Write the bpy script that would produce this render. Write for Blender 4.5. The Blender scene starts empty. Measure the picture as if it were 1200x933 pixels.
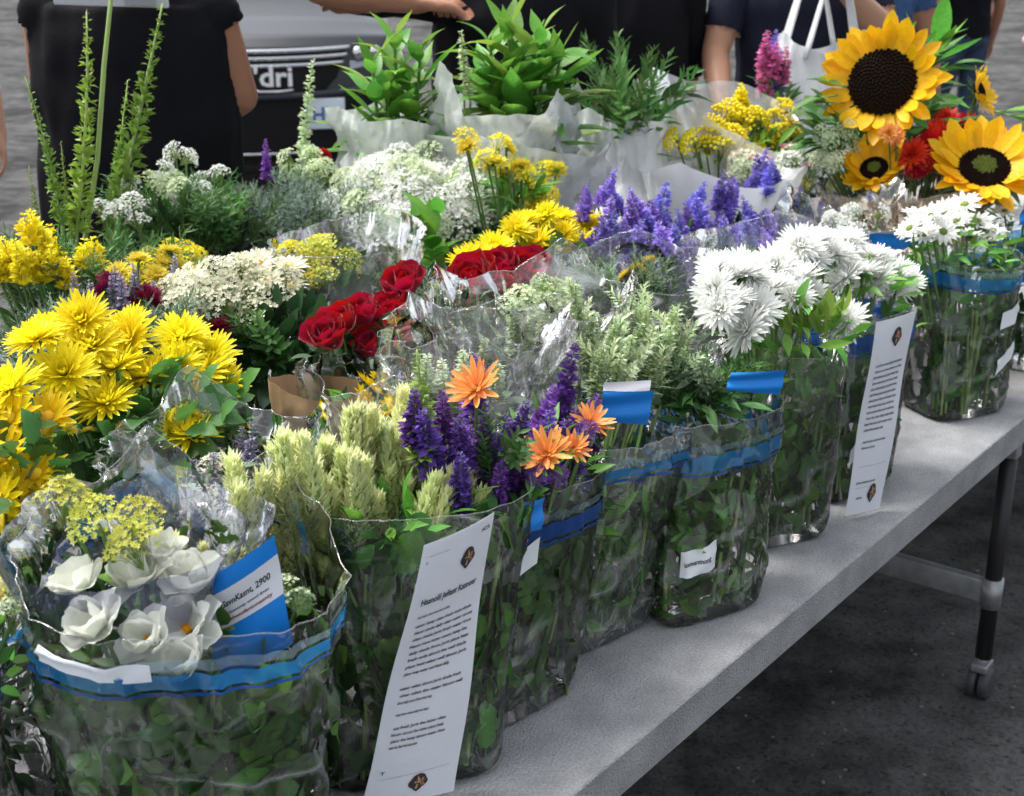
import bpy, bmesh, math, random
import numpy as np
from mathutils import Vector, Matrix, noise
R = math.radians
random.seed(7)
S = bpy.context.scene
COL = S.collection

# ------------------------------------------------------------------ camera, sky, sun, exposure
CAMZ = 1.7
cam = bpy.data.cameras.new('camera'); co = bpy.data.objects.new('camera', cam); COL.objects.link(co)
co.location = (0, 0, CAMZ); co.rotation_euler = (R(90 - 19.481), 0, 0)
cam.sensor_width = 36; cam.lens = 48.0; cam.clip_start = .05; cam.clip_end = 3000
cam.dof.use_dof = True; cam.dof.focus_distance = 1.85; cam.dof.aperture_fstop = 9
S.camera = co
W = bpy.data.worlds.new('World'); S.world = W; W.use_nodes = True
nt = W.node_tree
sky = nt.nodes.new('ShaderNodeTexSky'); sky.sky_type = 'NISHITA'; sky.sun_disc = False
SUN_EL, SUN_AZ = 62, 300          # azimuth: where the light comes from, clockwise from +Y
sky.sun_elevation = R(SUN_EL); sky.sun_rotation = R(SUN_AZ); sky.dust_density = 4; sky.air_density = 1.0
hs = nt.nodes.new('ShaderNodeHueSaturation'); hs.inputs['Saturation'].default_value = .28
nt.links.new(sky.outputs[0], hs.inputs['Color'])
nt.links.new(hs.outputs[0], nt.nodes['Background'].inputs[0])
nt.nodes['Background'].inputs[1].default_value = .14
sl = bpy.data.lights.new('sun', 'SUN'); so = bpy.data.objects.new('sun', sl); COL.objects.link(so)
sl.energy = 1.5; sl.angle = R(22); sl.color = (1, .97, .92)
_d = Vector((math.sin(R(SUN_AZ)) * math.cos(R(SUN_EL)), math.cos(R(SUN_AZ)) * math.cos(R(SUN_EL)), math.sin(R(SUN_EL))))
so.rotation_euler = _d.to_track_quat('Z', 'Y').to_euler(); so.location = _d * 20
S.view_settings.view_transform = 'Standard'; S.view_settings.look = 'None'; S.view_settings.gamma = 1
S.view_settings.exposure = 1.27
S.render.engine = 'CYCLES'
S.cycles.use_denoising = True; S.cycles.use_adaptive_sampling = True; S.cycles.adaptive_threshold = .03; S.cycles.max_bounces = 8; S.cycles.transparent_max_bounces = 16
S.cycles.diffuse_bounces = 3; S.cycles.glossy_bounces = 3; S.cycles.transmission_bounces = 4
S.cycles.caustics_reflective = False; S.cycles.caustics_refractive = False
S.cycles.sample_clamp_indirect = 6

# ------------------------------------------------------------------ the table's own coordinates: a along its front edge, b back from it
TZ = .70
OX, OY = .2030, 1.5604
TX, TY = .60956, .79274
NX, NY = -.79274, .60956
def tw(a, b, z): return Vector((OX + a * TX + b * NX, OY + a * TY + b * NY, z))
def rnd(a, b): return random.uniform(a, b)

# ------------------------------------------------------------------ materials
MATS = {}
def principled(name):
    m = bpy.data.materials.new(name); m.use_nodes = True
    return m, m.node_tree, m.node_tree.nodes['Principled BSDF']
def setc(n, col): n.default_value = (*col, 1)
def mat(name, col, rough=.5, var=.18, hue=.02, transl=0., spec=.35, noise_s=None, col2=None, bump=0, bump_s=80, metal=0, coat=0, sheen=0):
    if name in MATS: return MATS[name]
    m, t, p = principled(name); N = t.nodes; L = t.links
    p.inputs['Roughness'].default_value = rough; p.inputs['Specular IOR Level'].default_value = spec; p.inputs['Metallic'].default_value = metal
    p.inputs['Coat Weight'].default_value = coat; p.inputs['Sheen Weight'].default_value = sheen
    oi = N.new('ShaderNodeObjectInfo')
    if col2 is not None or noise_s:
        tc = N.new('ShaderNodeTexCoord'); nz = N.new('ShaderNodeTexNoise'); nz.inputs['Scale'].default_value = noise_s or 20; nz.inputs['Detail'].default_value = 4
        L.new(tc.outputs['Object'], nz.inputs['Vector'])
        rp = N.new('ShaderNodeMapRange'); rp.inputs[1].default_value = .35; rp.inputs[2].default_value = .65
        L.new(nz.outputs[0], rp.inputs[0])
        mx = N.new('ShaderNodeMix'); mx.data_type = 'RGBA'
        setc(mx.inputs[6], col); setc(mx.inputs[7], col2 or tuple(c * .7 for c in col)); L.new(rp.outputs[0], mx.inputs[0]); cout = mx.outputs[2]
    else:
        rgb = N.new('ShaderNodeRGB'); setc(rgb.outputs[0], col); cout = rgb.outputs[0]
    h = N.new('ShaderNodeHueSaturation')
    mr = N.new('ShaderNodeMapRange'); mr.inputs[3].default_value = 1 - var; mr.inputs[4].default_value = 1 + var
    L.new(oi.outputs['Random'], mr.inputs[0]); L.new(mr.outputs[0], h.inputs['Value'])
    mh = N.new('ShaderNodeMapRange'); mh.inputs[3].default_value = .5 - hue; mh.inputs[4].default_value = .5 + hue
    ml = N.new('ShaderNodeMath'); ml.operation = 'MULTIPLY'; ml.inputs[1].default_value = 7.31
    fr = N.new('ShaderNodeMath'); fr.operation = 'FRACT'
    L.new(oi.outputs['Random'], ml.inputs[0]); L.new(ml.outputs[0], fr.inputs[0]); L.new(fr.outputs[0], mh.inputs[0]); L.new(mh.outputs[0], h.inputs['Hue'])
    L.new(cout, h.inputs['Color']); L.new(h.outputs[0], p.inputs['Base Color'])
    if bump:
        tc2 = N.new('ShaderNodeTexCoord'); n2 = N.new('ShaderNodeTexNoise'); n2.inputs['Scale'].default_value = bump_s; n2.inputs['Detail'].default_value = 5
        L.new(tc2.outputs['Object'], n2.inputs['Vector'])
        b = N.new('ShaderNodeBump'); b.inputs['Strength'].default_value = bump; b.inputs['Distance'].default_value = .01
        L.new(n2.outputs[0], b.inputs['Height']); L.new(b.outputs[0], p.inputs['Normal'])
    if transl:
        tr = N.new('ShaderNodeBsdfTranslucent'); L.new(h.outputs[0], tr.inputs[0])
        ms = N.new('ShaderNodeMixShader'); ms.inputs[0].default_value = transl
        L.new(p.outputs[0], ms.inputs[1]); L.new(tr.outputs[0], ms.inputs[2]); L.new(ms.outputs[0], N['Material Output'].inputs[0])
    MATS[name] = m
    return m

def film(name, tint=(1, 1, 1), haze=.05, gloss=1.0, rough=.06, hazecol=(.9, .93, .95), bump=.16, crease=.30, scale=24, painted_glint=0., painted_sheen=0.):
    """thin clear film: mostly transparent, mirror-like at glancing angles, faint milky haze, white stress lines along creases, plus sky glints and sheen painted in as white"""
    if name in MATS: return MATS[name]
    m = bpy.data.materials.new(name); m.use_nodes = True; t = m.node_tree; N = t.nodes; L = t.links
    N.remove(N['Principled BSDF'])
    tc = N.new('ShaderNodeTexCoord')
    nz = N.new('ShaderNodeTexNoise'); nz.inputs['Scale'].default_value = scale * .6; nz.inputs['Detail'].default_value = 4; nz.inputs['Distortion'].default_value = 1.2
    L.new(tc.outputs['Object'], nz.inputs['Vector'])
    mp = N.new('ShaderNodeMapping'); mp.inputs['Scale'].default_value = (1, 1, .55); L.new(tc.outputs['Object'], mp.inputs[0])
    warp = N.new('ShaderNodeVectorMath'); warp.operation = 'MULTIPLY_ADD'; warp.inputs[1].default_value = (.05, .05, .05)
    L.new(nz.outputs['Color'], warp.inputs[0]); L.new(mp.outputs[0], warp.inputs[2])
    vo = N.new('ShaderNodeTexVoronoi'); vo.feature = 'DISTANCE_TO_EDGE'; vo.inputs['Scale'].default_value = scale
    L.new(warp.outputs[0], vo.inputs['Vector'])
    bp = N.new('ShaderNodeBump'); bp.inputs['Strength'].default_value = bump; bp.inputs['Distance'].default_value = .012; L.new(nz.outputs[0], bp.inputs['Height'])
    fz = N.new('ShaderNodeFresnel'); fz.inputs[0].default_value = 1.5; L.new(bp.outputs[0], fz.inputs['Normal'])
    fm = N.new('ShaderNodeMath'); fm.operation = 'MULTIPLY'; fm.inputs[1].default_value = 1.0 * gloss; fm.use_clamp = True; L.new(fz.outputs[0], fm.inputs[0])
    tr = N.new('ShaderNodeBsdfTransparent'); setc(tr.inputs[0], tint)
    gl = N.new('ShaderNodeBsdfGlossy'); gl.inputs['Roughness'].default_value = rough; L.new(bp.outputs[0], gl.inputs['Normal'])
    df = N.new('ShaderNodeBsdfDiffuse'); setc(df.inputs[0], hazecol)
    tl = N.new('ShaderNodeBsdfTranslucent'); setc(tl.inputs[0], hazecol)
    dm = N.new('ShaderNodeMixShader'); dm.inputs[0].default_value = .5; L.new(df.outputs[0], dm.inputs[1]); L.new(tl.outputs[0], dm.inputs[2])
    cr = N.new('ShaderNodeMapRange'); cr.inputs[1].default_value = 0; cr.inputs[2].default_value = .035; cr.inputs[3].default_value = crease; cr.inputs[4].default_value = 0
    L.new(vo.outputs[0], cr.inputs[0])
    fg = N.new('ShaderNodeMath'); fg.operation = 'ADD'; fg.inputs[1].default_value = painted_sheen; L.new(cr.outputs[0], fg.inputs[0]); cr = fg  # broad soft sky reflections painted as white patches
    n3 = N.new('ShaderNodeTexNoise'); n3.inputs['Scale'].default_value = 9; L.new(tc.outputs['Object'], n3.inputs['Vector'])
    n3r = N.new('ShaderNodeMapRange'); n3r.inputs[1].default_value = .48; n3r.inputs[2].default_value = .68; L.new(n3.outputs[0], n3r.inputs[0])
    cm = N.new('ShaderNodeMath'); cm.operation = 'MULTIPLY_ADD'; cm.inputs[2].default_value = haze; L.new(cr.outputs[0], cm.inputs[0]); L.new(n3r.outputs[0], cm.inputs[1])
    if painted_glint:  # long white lines: painted wrinkle highlights, part stress whitening
        mp2 = N.new('ShaderNodeMapping'); mp2.inputs['Rotation'].default_value = (.5, .35, .2); mp2.inputs['Scale'].default_value = (4, 4, 11); L.new(tc.outputs['Object'], mp2.inputs[0])
        n4 = N.new('ShaderNodeTexNoise'); n4.inputs['Scale'].default_value = 1.0; n4.inputs['Detail'].default_value = 1.0; n4.inputs['Distortion'].default_value = .1; L.new(mp2.outputs[0], n4.inputs['Vector'])
        sb = N.new('ShaderNodeMath'); sb.operation = 'SUBTRACT'; sb.inputs[1].default_value = .5; L.new(n4.outputs[0], sb.inputs[0])
        ab_ = N.new('ShaderNodeMath'); ab_.operation = 'ABSOLUTE'; L.new(sb.outputs[0], ab_.inputs[0])
        sr = N.new('ShaderNodeMapRange'); sr.inputs[1].default_value = 0; sr.inputs[2].default_value = .035; sr.inputs[3].default_value = 1; sr.inputs[4].default_value = 0; L.new(ab_.outputs[0], sr.inputs[0])
        pw = N.new('ShaderNodeMath'); pw.operation = 'POWER'; pw.inputs[1].default_value = 2.; L.new(sr.outputs[0], pw.inputs[0])
        n5 = N.new('ShaderNodeTexNoise'); n5.inputs['Scale'].default_value = 7; L.new(mp.outputs[0], n5.inputs['Vector'])
        n5r = N.new('ShaderNodeMapRange'); n5r.inputs[1].default_value = .46; n5r.inputs[2].default_value = .64; n5r.inputs[4].default_value = painted_glint; L.new(n5.outputs[0], n5r.inputs[0])
        sm_ = N.new('ShaderNodeMath'); sm_.operation = 'MULTIPLY_ADD'; sm_.use_clamp = True; L.new(pw.outputs[0], sm_.inputs[0]); L.new(n5r.outputs[0], sm_.inputs[1]); L.new(cm.outputs[0], sm_.inputs[2]); cm = sm_
    m1 = N.new('ShaderNodeMixShader'); L.new(cm.outputs[0], m1.inputs[0]); L.new(tr.outputs[0], m1.inputs[1]); L.new(dm.outputs[0], m1.inputs[2])
    m2 = N.new('ShaderNodeMixShader'); L.new(fm.outputs[0], m2.inputs[0]); L.new(m1.outputs[0], m2.inputs[1]); L.new(gl.outputs[0], m2.inputs[2])
    L.new(m2.outputs[0], N['Material Output'].inputs[0])
    MATS[name] = m
    return m

LEAF = mat('leaf_green', (.085, .200, .045), .45, .35, .025, .32, col2=(.060, .155, .038), noise_s=30)
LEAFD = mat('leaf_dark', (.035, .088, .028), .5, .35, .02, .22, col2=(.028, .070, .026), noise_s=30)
LEAFL = mat('leaf_bright', (.15, .38, .05), .4, .3, .02, .4, col2=(.11, .30, .045), noise_s=25)
LEAFY = mat('leaf_yellow_green', (.22, .36, .06), .45, .25, .02, .35)
DUSTY = mat('dusty_green', (.17, .25, .15), .6, .25, .02, .25)
DUSTYB = mat('dusty_blue_green', (.20, .27, .22), .6, .2, .02, .25)
STEM = mat('stem_green', (.10, .18, .05), .5, .25, .02)
STEMY = mat('stem_pale', (.24, .34, .10), .5, .2, .02)
YEL = mat('petal_yellow', (.92, .83, .03), .5, .06, .006, .4, col2=(.92, .77, .02), noise_s=25)
YELO = mat('petal_golden', (.90, .74, .012), .5, .08, .01, .4, col2=(.89, .62, .01), noise_s=25)
YELL = mat('petal_lemon', (.78, .66, .08), .5, .12, .015, .3)
SUNY = mat('petal_sunflower', (.87, .56, .008), .5, .1, .01, .3, col2=(.86, .44, .006), noise_s=14)
ORG = mat('petal_orange', (.84, .30, .06), .5, .12, .012, .3, col2=(.85, .44, .16), noise_s=40)
WHT = mat('petal_white', (.91, .92, .88), .5, .05, .0, .4)
CRM = mat('petal_cream', (.82, .80, .62), .5, .1, .01, .3)
GWH = mat('petal_green_white', (.62, .72, .46), .5, .18, .02, .3)
PLM = mat('plume_pale_green', (.84, .88, .46), .55, .10, .012, .5, col2=(.88, .90, .58), noise_s=25)
RED = mat('petal_crimson', (.46, .004, .028), .55, .22, .01, .3, col2=(.34, .003, .02), noise_s=30, sheen=.15)
SCAR = mat('petal_scarlet', (.62, .012, .018), .5, .18, .01, .15)
MAR = mat('petal_maroon', (.22, .010, .045), .5, .25, .02, .15)
PUR = mat('petal_violet', (.15, .055, .34), .5, .3, .025, .3, col2=(.24, .11, .46), noise_s=60)
PUR2 = mat('petal_blue_violet', (.22, .16, .58), .5, .3, .025, .3, col2=(.32, .25, .68), noise_s=60)
LAV = mat('petal_lavender', (.38, .34, .48), .5, .2, .02, .22)
PNK = mat('petal_pink', (.75, .22, .45), .5, .15, .02, .3)
DISC = mat('sunflower_disc', (.010, .006, .005), .9, .2, .02, spec=.1, col2=(.018, .009, .006), noise_s=60)
DISCG = mat('flower_centre_green', (.14, .19, .03), .7, .2, .02)
DISCY = mat('flower_centre_yellow', (.80, .52, .02), .7, .15, .02)
FILM = film('clear_film', haze=.005, crease=.20, gloss=1.3, rough=.08, painted_glint=.42, painted_sheen=.06)
EDGE = film('film_edge', haze=.16, gloss=.9, crease=.2)
FILMH = film('hazy_film', haze=.03, crease=.35, scale=28, painted_glint=.5, painted_sheen=.14)
CELLO = film('cellophane', haze=.03, gloss=2.1, rough=.04, crease=.6, scale=20, bump=.22, painted_glint=.5, painted_sheen=.10)  # haze and crease whitening raised to paint in bright film reflections
ZIP = film('blue_zip_film', tint=(.25, .58, .95), haze=.42, hazecol=(.03, .33, .85), crease=.1, bump=.3)
ZIPD = film('dark_blue_zip_film', tint=(.05, .18, .60), haze=.60, hazecol=(.015, .12, .52), crease=.1, bump=.3)
LIP = film('pale_blue_lip', tint=(.75, .88, 1), haze=.16, hazecol=(.55, .75, .92), crease=.3, bump=.4)
PAPER = mat('white_paper', (.66, .68, .73), .6, .03, 0, .1, bump=.15, bump_s=40)
TISSUE = mat('tissue_paper', (.70, .73, .71), .5, .04, 0, .35, bump=.5, bump_s=45, noise_s=12, col2=(.62, .65, .63))
WRAPW = mat('white_wrap', (.80, .81, .83), .55, .03, 0, .2, bump=.3, bump_s=18)
KRAFT = mat('kraft_paper', (.42, .27, .15), .7, .08, 0, .1, bump=.2, bump_s=40)
CARD = mat('blue_card', (.010, .22, .70), .45, .05, 0, 0, bump=.06, bump_s=60)
INK = mat('ink', (.03, .03, .035), .7, 0, 0)
INKR = mat('ink_red', (.25, .03, .03), .7, 0, 0)
INKT = mat('ink_tan', (.45, .32, .18), .7, 0, 0)
INKB = mat('ink_blue', (.05, .12, .35), .7, 0, 0)
STICK = mat('sticker', (.72, .76, .78), .5, .05, 0, .05)
BAGW = mat('white_plastic', (.82, .83, .85), .35, .03, 0, .3, bump=.3, bump_s=16)

# ------------------------------------------------------------------ mesh helpers
class MB:
    def __init__(s): s.v = []; s.f = []; s.m = []
    def add(s, vs, fs, M=None, mi=0):
        o = len(s.v)
        s.v.extend([M @ Vector(p) for p in vs] if M is not None else vs)
        s.f.extend([tuple(i + o for i in f) for f in fs]); s.m.extend([mi] * len(fs))
        return s
    def mesh(s, name, mats, smooth=True):
        me = bpy.data.meshes.new(name); me.from_pydata([tuple(p) for p in s.v], [], s.f)
        for m in (mats if isinstance(mats, (list, tuple)) else [mats]): me.materials.append(m)
        me.polygons.foreach_set('material_index', s.m)
        me.polygons.foreach_set('use_smooth', [smooth] * len(s.f)); me.update()
        return me
def link(name, me, parent=None, M=None):
    o = bpy.data.objects.new(name, me); COL.objects.link(o)
    if parent is not None: o.parent = parent
    if M is not None: o.matrix_basis = M
    return o
def thing(name, label, cat, loc, group=None, rz=0):
    o = bpy.data.objects.new(name, None); COL.objects.link(o); o.location = loc; o.rotation_euler.z = rz; o.empty_display_size = .05
    o['label'] = label; o['category'] = cat
    if group: o['group'] = group
    return o
def frame(d, roll=0., s=1., loc=(0, 0, 0), xh=None):
    """matrix whose z axis runs along d"""
    z = Vector(d).normalized()
    h = Vector((0, 0, 1)) if abs(z.z) < .97 else Vector((0, 1, 0))
    x = h.cross(z).normalized(); y = z.cross(x)
    M = Matrix((x, y, z)).transposed().to_4x4()
    sc = s if isinstance(s, (tuple, list)) else (s, s, s)
    return Matrix.Translation(loc) @ M @ Matrix.Rotation(roll, 4, 'Z') @ Matrix.Diagonal((*sc, 1))
def frame_y(d, up, s=1., loc=(0, 0, 0)):
    """matrix whose y axis runs along d and whose z leans to up (for leaves and petals)"""
    y = Vector(d).normalized(); x = y.cross(Vector(up))
    if x.length < 1e-4: x = y.cross(Vector((1, 0, .3)))
    x.normalize(); z = x.cross(y)
    sc = s if isinstance(s, (tuple, list)) else (s, s, s)
    return Matrix.Translation(loc) @ Matrix((x, y, z)).transposed().to_4x4() @ Matrix.Diagonal((*sc, 1))
def petal(L=1., Wd=.3, prof=None, rows=4, cup=.3, bend=.4, twist=0., wave=0., cols=2):
    prof = prof or (lambda t: math.sin(math.pi * min(1, .12 + .88 * t) ** .9) ** .7)
    vs, fs = [], []; y = z = 0.
    for i in range(rows + 1):
        t = i / rows; w = max(Wd * prof(t) * .5, .012 * Wd)
        tw_ = twist * t
        for j in range(cols + 1):
            u = 2 * j / cols - 1
            x = u * w; zz = cup * w * u * u + wave * Wd * math.sin(7 * t + 3 * u) * abs(u)
            vs.append((x * math.cos(tw_) - zz * math.sin(tw_), y, z + zz * math.cos(tw_) + x * math.sin(tw_)))
        an = bend * (t + .5 / rows); y += L / rows * math.cos(an); z += L / rows * math.sin(an)
    n = cols + 1
    for i in range(rows):
        for j in range(cols): fs.append((i * n + j, i * n + j + 1, (i + 1) * n + j + 1, (i + 1) * n + j))
    return vs, fs
def tube(mb, pts, rads, seg=6, mi=0, cap=True):
    pts = [Vector(p) for p in pts]; n = len(pts); o = len(mb.v); px = None
    for i, p in enumerate(pts):
        d = (pts[min(i + 1, n - 1)] - pts[max(i - 1, 0)]).normalized()
        if px is None:
            px = d.cross(Vector((0, 0, 1)) if abs(d.z) < .9 else Vector((1, 0, 0))).normalized()
        else:
            px = (px - d * px.dot(d)).normalized()
        py = d.cross(px); r = rads[i] if isinstance(rads, (list, tuple)) else rads
        rx, ry = r if isinstance(r, tuple) else (r, r)
        for k in range(seg):
            a = 2 * math.pi * k / seg; mb.v.append(p + px * math.cos(a) * rx + py * math.sin(a) * ry)
    for i in range(n - 1):
        for k in range(seg):
            a, b = o + i * seg + k, o + i * seg + (k + 1) % seg
            mb.f.append((a, b, b + seg, a + seg)); mb.m.append(mi)
    if cap:
        mb.f.append(tuple(o + k for k in range(seg))[::-1]); mb.m.append(mi)
        mb.f.append(tuple(o + (n - 1) * seg + k for k in range(seg))); mb.m.append(mi)
    return mb
def box(mb, c, s, M=None, mi=0, bev=0):
    x, y, z = (q * .5 for q in s); b = bev
    if not b:
        vs = [(c[0] + i * x, c[1] + j * y, c[2] + k * z) for i in (-1, 1) for j in (-1, 1) for k in (-1, 1)]
        fs = [(0, 1, 3, 2), (4, 6, 7, 5), (0, 4, 5, 1), (2, 3, 7, 6), (0, 2, 6, 4), (1, 5, 7, 3)]
        return mb.add(vs, fs, M, mi)
    bm = bmesh.new(); bmesh.ops.create_cube(bm, size=1)
    for v in bm.verts: v.co = Vector((v.co.x * s[0], v.co.y * s[1], v.co.z * s[2])) + Vector(c)
    bmesh.ops.bevel(bm, geom=bm.edges[:], offset=b, segments=2, affect='EDGES', profile=.6)
    bm.verts.index_update(); vs = [v.co.copy() for v in bm.verts]; fs = [tuple(v.index for v in f.verts) for f in bm.faces]; bm.free()
    return mb.add(vs, fs, M, mi)
def ball(mb, c, r, M=None, mi=0, seg=8, rings=5, top=1.):
    vs, fs = [], []; rr = r if isinstance(r, tuple) else (r, r, r)
    for i in range(rings + 1):
        ph = math.pi * i / rings
        for k in range(seg):
            a = 2 * math.pi * k / seg
            vs.append((c[0] + rr[0] * math.sin(ph) * math.cos(a), c[1] + rr[1] * math.sin(ph) * math.sin(a), c[2] + rr[2] * math.cos(ph)))
    for i in range(rings):
        for k in range(seg): fs.append((i * seg + k, (i + 1) * seg + k, (i + 1) * seg + (k + 1) % seg, i * seg + (k + 1) % seg))
    return mb.add(vs, fs, M, mi)
def rx(a): return Matrix.Rotation(a, 4, 'X')
def rz(a): return Matrix.Rotation(a, 4, 'Z')
def tr(x, y, z): return Matrix.Translation((x, y, z))

# ------------------------------------------------------------------ leaves (unit length 1, base at origin, along +y)
ovate = lambda t: math.sin(math.pi * t ** .75) ** .8 if 0 < t < 1 else 0
lance = lambda t: math.sin(math.pi * t ** .85) ** 1.1 if 0 < t < 1 else 0
pointed = lambda t: math.sin(math.pi * t ** .62) ** 1.15 if 0 < t < 1 else 0
def lobed(t):
    if t <= 0 or t >= 1: return 0.04
    return (math.sin(math.pi * t ** .8) ** .7) * (.72 + .38 * abs(math.sin(t * math.pi * 3.1 + .4)))
def leafmesh(name, m, prof, wd, rows, cup, bend, wave=0., tw_=0.):
    mb = MB()
    v, f = petal(.88, wd, prof, rows, cup, bend, tw_, wave)
    mb.add([(x, y + .12, z) for x, y, z in v], f)
    tube(mb, [(0, -.05, -.01), (0, .14, 0)], .014, 4)
    return mb.mesh(name, m)
def leafset(m, tag):
    return dict(ov=[leafmesh('ovate_leaf_' + tag, m, ovate, .50, 6, .25, -.5 + .35 * k, .03 * k, .2 * (k - 1)) for k in range(3)],
                lo=[leafmesh('lobed_leaf_' + tag, m, lobed, .62, 10, .18, -.6 + .4 * k, .05, .25 * (k - 1)) for k in range(3)],
                po=[leafmesh('pointed_leaf_' + tag, m, pointed, .34, 8, .3, -.9 + .5 * k, .03, .3 * (k - 1)) for k in range(3)],
                la=[leafmesh('lance_leaf_' + tag, m, lance, .24, 6, .3, -.7 + .45 * k, .02, .4 * (k - 1)) for k in range(3)])
LS = {k: leafset(m, k) for k, m in dict(g=LEAF, d=LEAFD, l=LEAFL, y=LEAFY, u=DUSTY).items()}

def stem_mesh(name, m):
    mb = MB(); pts = [(0, 0, 0, 1.1), (1.3, .3, .3, 1.05), (.6, -.9, .65, 1), (0, 0, 1, .9)]
    for x, y, z, r in pts:
        for k in range(6): mb.v.append((x + r * math.cos(k * 1.0472), y + r * math.sin(k * 1.0472), z))
    for i in range(3):
        for k in range(6): mb.f.append((i * 6 + k, i * 6 + (k + 1) % 6, i * 6 + 6 + (k + 1) % 6, i * 6 + 6 + k)); mb.m.append(0)
    mb.f.append((23, 22, 21, 20, 19, 18)[::-1]); mb.m.append(0)
    return mb.mesh(name, m)
STEMS = {'g': stem_mesh('stem', STEM), 'y': stem_mesh('stem_pale', STEMY)}
def add_stem(par, p0, p1, r=.0025, k='g', name='stem'):
    d = Vector(p1) - Vector(p0); L = d.length
    if L < .005: return
    return link(name, STEMS[k], par, frame(d, rnd(0, 6.28), (r, r, L), p0))
def add_leaf(par, meshes, p, d, up, size, name='leaf'):
    return link(name, random.choice(meshes), par, frame_y(d, up, (size * rnd(.8, 1.15), size, size), p))
def foliage_mass(name, meshes, n, fn, size):
    """uncountable small leaves joined in one mesh"""
    mb = MB()
    src = [([v.co.copy() for v in me.vertices], [tuple(p.vertices) for p in me.polygons]) for me in meshes]
    for i in range(n):
        p, d, up = fn(i); v, f = random.choice(src)
        mb.add(v, f, frame_y(d, up, size * rnd(.6, 1.2), p))
    return mb.mesh(name, meshes[0].materials[0])
def rdir(zmin=-1, zmax=1):
    z = rnd(zmin, zmax); a = rnd(0, 6.283); q = math.sqrt(max(0, 1 - z * z)); return Vector((q * math.cos(a), q * math.sin(a), z))

# ------------------------------------------------------------------ flower heads (unit diameter about 1, facing +z)
def mum(name, m, layers, prof=None, core=None, cup=.5, jit=.12):
    mb = MB(); pr = prof or (lambda t: (.45 + .55 * math.sin(math.pi * min(1, t * .9 + .05))) * (1 if t < .85 else .75) if t < 1 else .25)
    for n, r0, L, wd, el, bd in layers:
        off = rnd(0, 6)
        for k in range(n):
            v, f = petal(L * rnd(.85, 1.1), wd * rnd(.85, 1.15), pr, 3, cup, bd + rnd(-.2, .2), rnd(-.3, .3))
            a = off + 2 * math.pi * k / n + rnd(-jit, jit)
            mb.add(v, f, rz(a) @ tr(0, r0, 0) @ rx(el + rnd(-jit, jit)))
    mats = [m]
    if core: ball(mb, (0, 0, .03), (.13, .13, .07), None, 1, 8, 4); mats.append(core)
    mats.append(LEAF); mi = len(mats) - 1
    tube(mb, [(0, 0, -.16), (0, 0, -.05), (0, 0, 0)], [.03, .12, .10], 7, mi)   # calyx
    return mb.mesh(name, mats)
def mumset(name, m, core=None, dbl=True):
    out = []
    for i in range(3):
        if dbl: ly = [(26, .09, .43, .078, R(-6), .25), (27, .08, .41, .078, R(10), .3), (24, .06, .36, .075, R(26), .4), (19, .05, .30, .07, R(44), .45), (14, .03, .23, .065, R(62), .4), (8, .02, .16, .06, R(78), .3)]
        else: ly = [(16, .10, .42, .12, R(2), .2), (15, .09, .38, .11, R(16), .25)]
        out.append(mum(name, m, ly, None, core))
    return out
MUM_Y = mumset('yellow_mum', YEL); MUM_YO = mumset('golden_mum', YELO, DISCY, False); MUM_W = mumset('white_mum', WHT, None)
MUM_W2 = mumset('white_daisy_mum', WHT, DISCG, False); MUM_C = mumset('cream_mum', CRM, DISCY, False); MUM_S = mumset('scarlet_carnation', SCAR)
MUM_L = mumset('lemon_mum', YELL)

def spike(name, m, ms, h=1., r=.12, whorls=16, per=8, fl=.11, t0=.08, taper=.75, up=.5, wd=.5, stemr=.014):
    """a flower spike along +z with whorls of small two-lipped florets"""
    mb = MB(); bx_ = rnd(-.05, .05); by_ = rnd(-.05, .05)
    ax = lambda t: Vector((bx_ * math.sin(t * 2.5), by_ * math.sin(t * 2), t * h))
    tube(mb, [ax(i / 4) for i in range(5)], [stemr, stemr, stemr * .9, stemr * .7, stemr * .4], 5, 1)
    for w in range(whorls):
        t = t0 + (1 - t0) * w / (whorls - .5); k = 1 - taper * ((t - t0) / (1 - t0)) ** 1.6; n = max(3, int(per * (.5 + .5 * k)))
        for j in range(n):
            a = 6.283 * j / n + w * 1.3 + rnd(-.3, .3); d = Vector((math.cos(a), math.sin(a), up + rnd(-.35, .45))).normalized()
            p = ax(min(1, t + rnd(-.02, .02))) + Vector((d.x, d.y, 0)) * r * k * rnd(.15, .55)
            L = fl * k * rnd(.75, 1.3)
            for q in range(2):
                v, f = petal(L, L * wd * 1.3, None, 2, .4, rnd(-.8, .8)); mb.add(v, f, frame_y(d + rdir() * .45, (rnd(-1, 1), rnd(-1, 1), 1), 1, p))
    return mb.mesh(name, [m, ms])
SALV_M = [spike('violet_salvia', PUR, STEM, 1, .17, 15, 11, .13) for _ in range(3)]
SALV2_M = [spike('blue_salvia', PUR2, STEM, 1, .17, 13, 9, .14) for _ in range(3)]
LAV_M = [spike('lavender_spike', LAV, DUSTY, 1, .10, 16, 7, .10) for _ in range(2)]
SNAP_M = [spike('green_bud_spike', LEAFY, STEMY, 1, .055, 34, 6, .062, .02, .75, .35, .35, .010) for _ in range(3)]
SNAPW_M = [spike('white_bud_spike', GWH, STEMY, 1, .06, 26, 6, .07, .06, .6, .3, .4, .010) for _ in range(2)]
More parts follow.
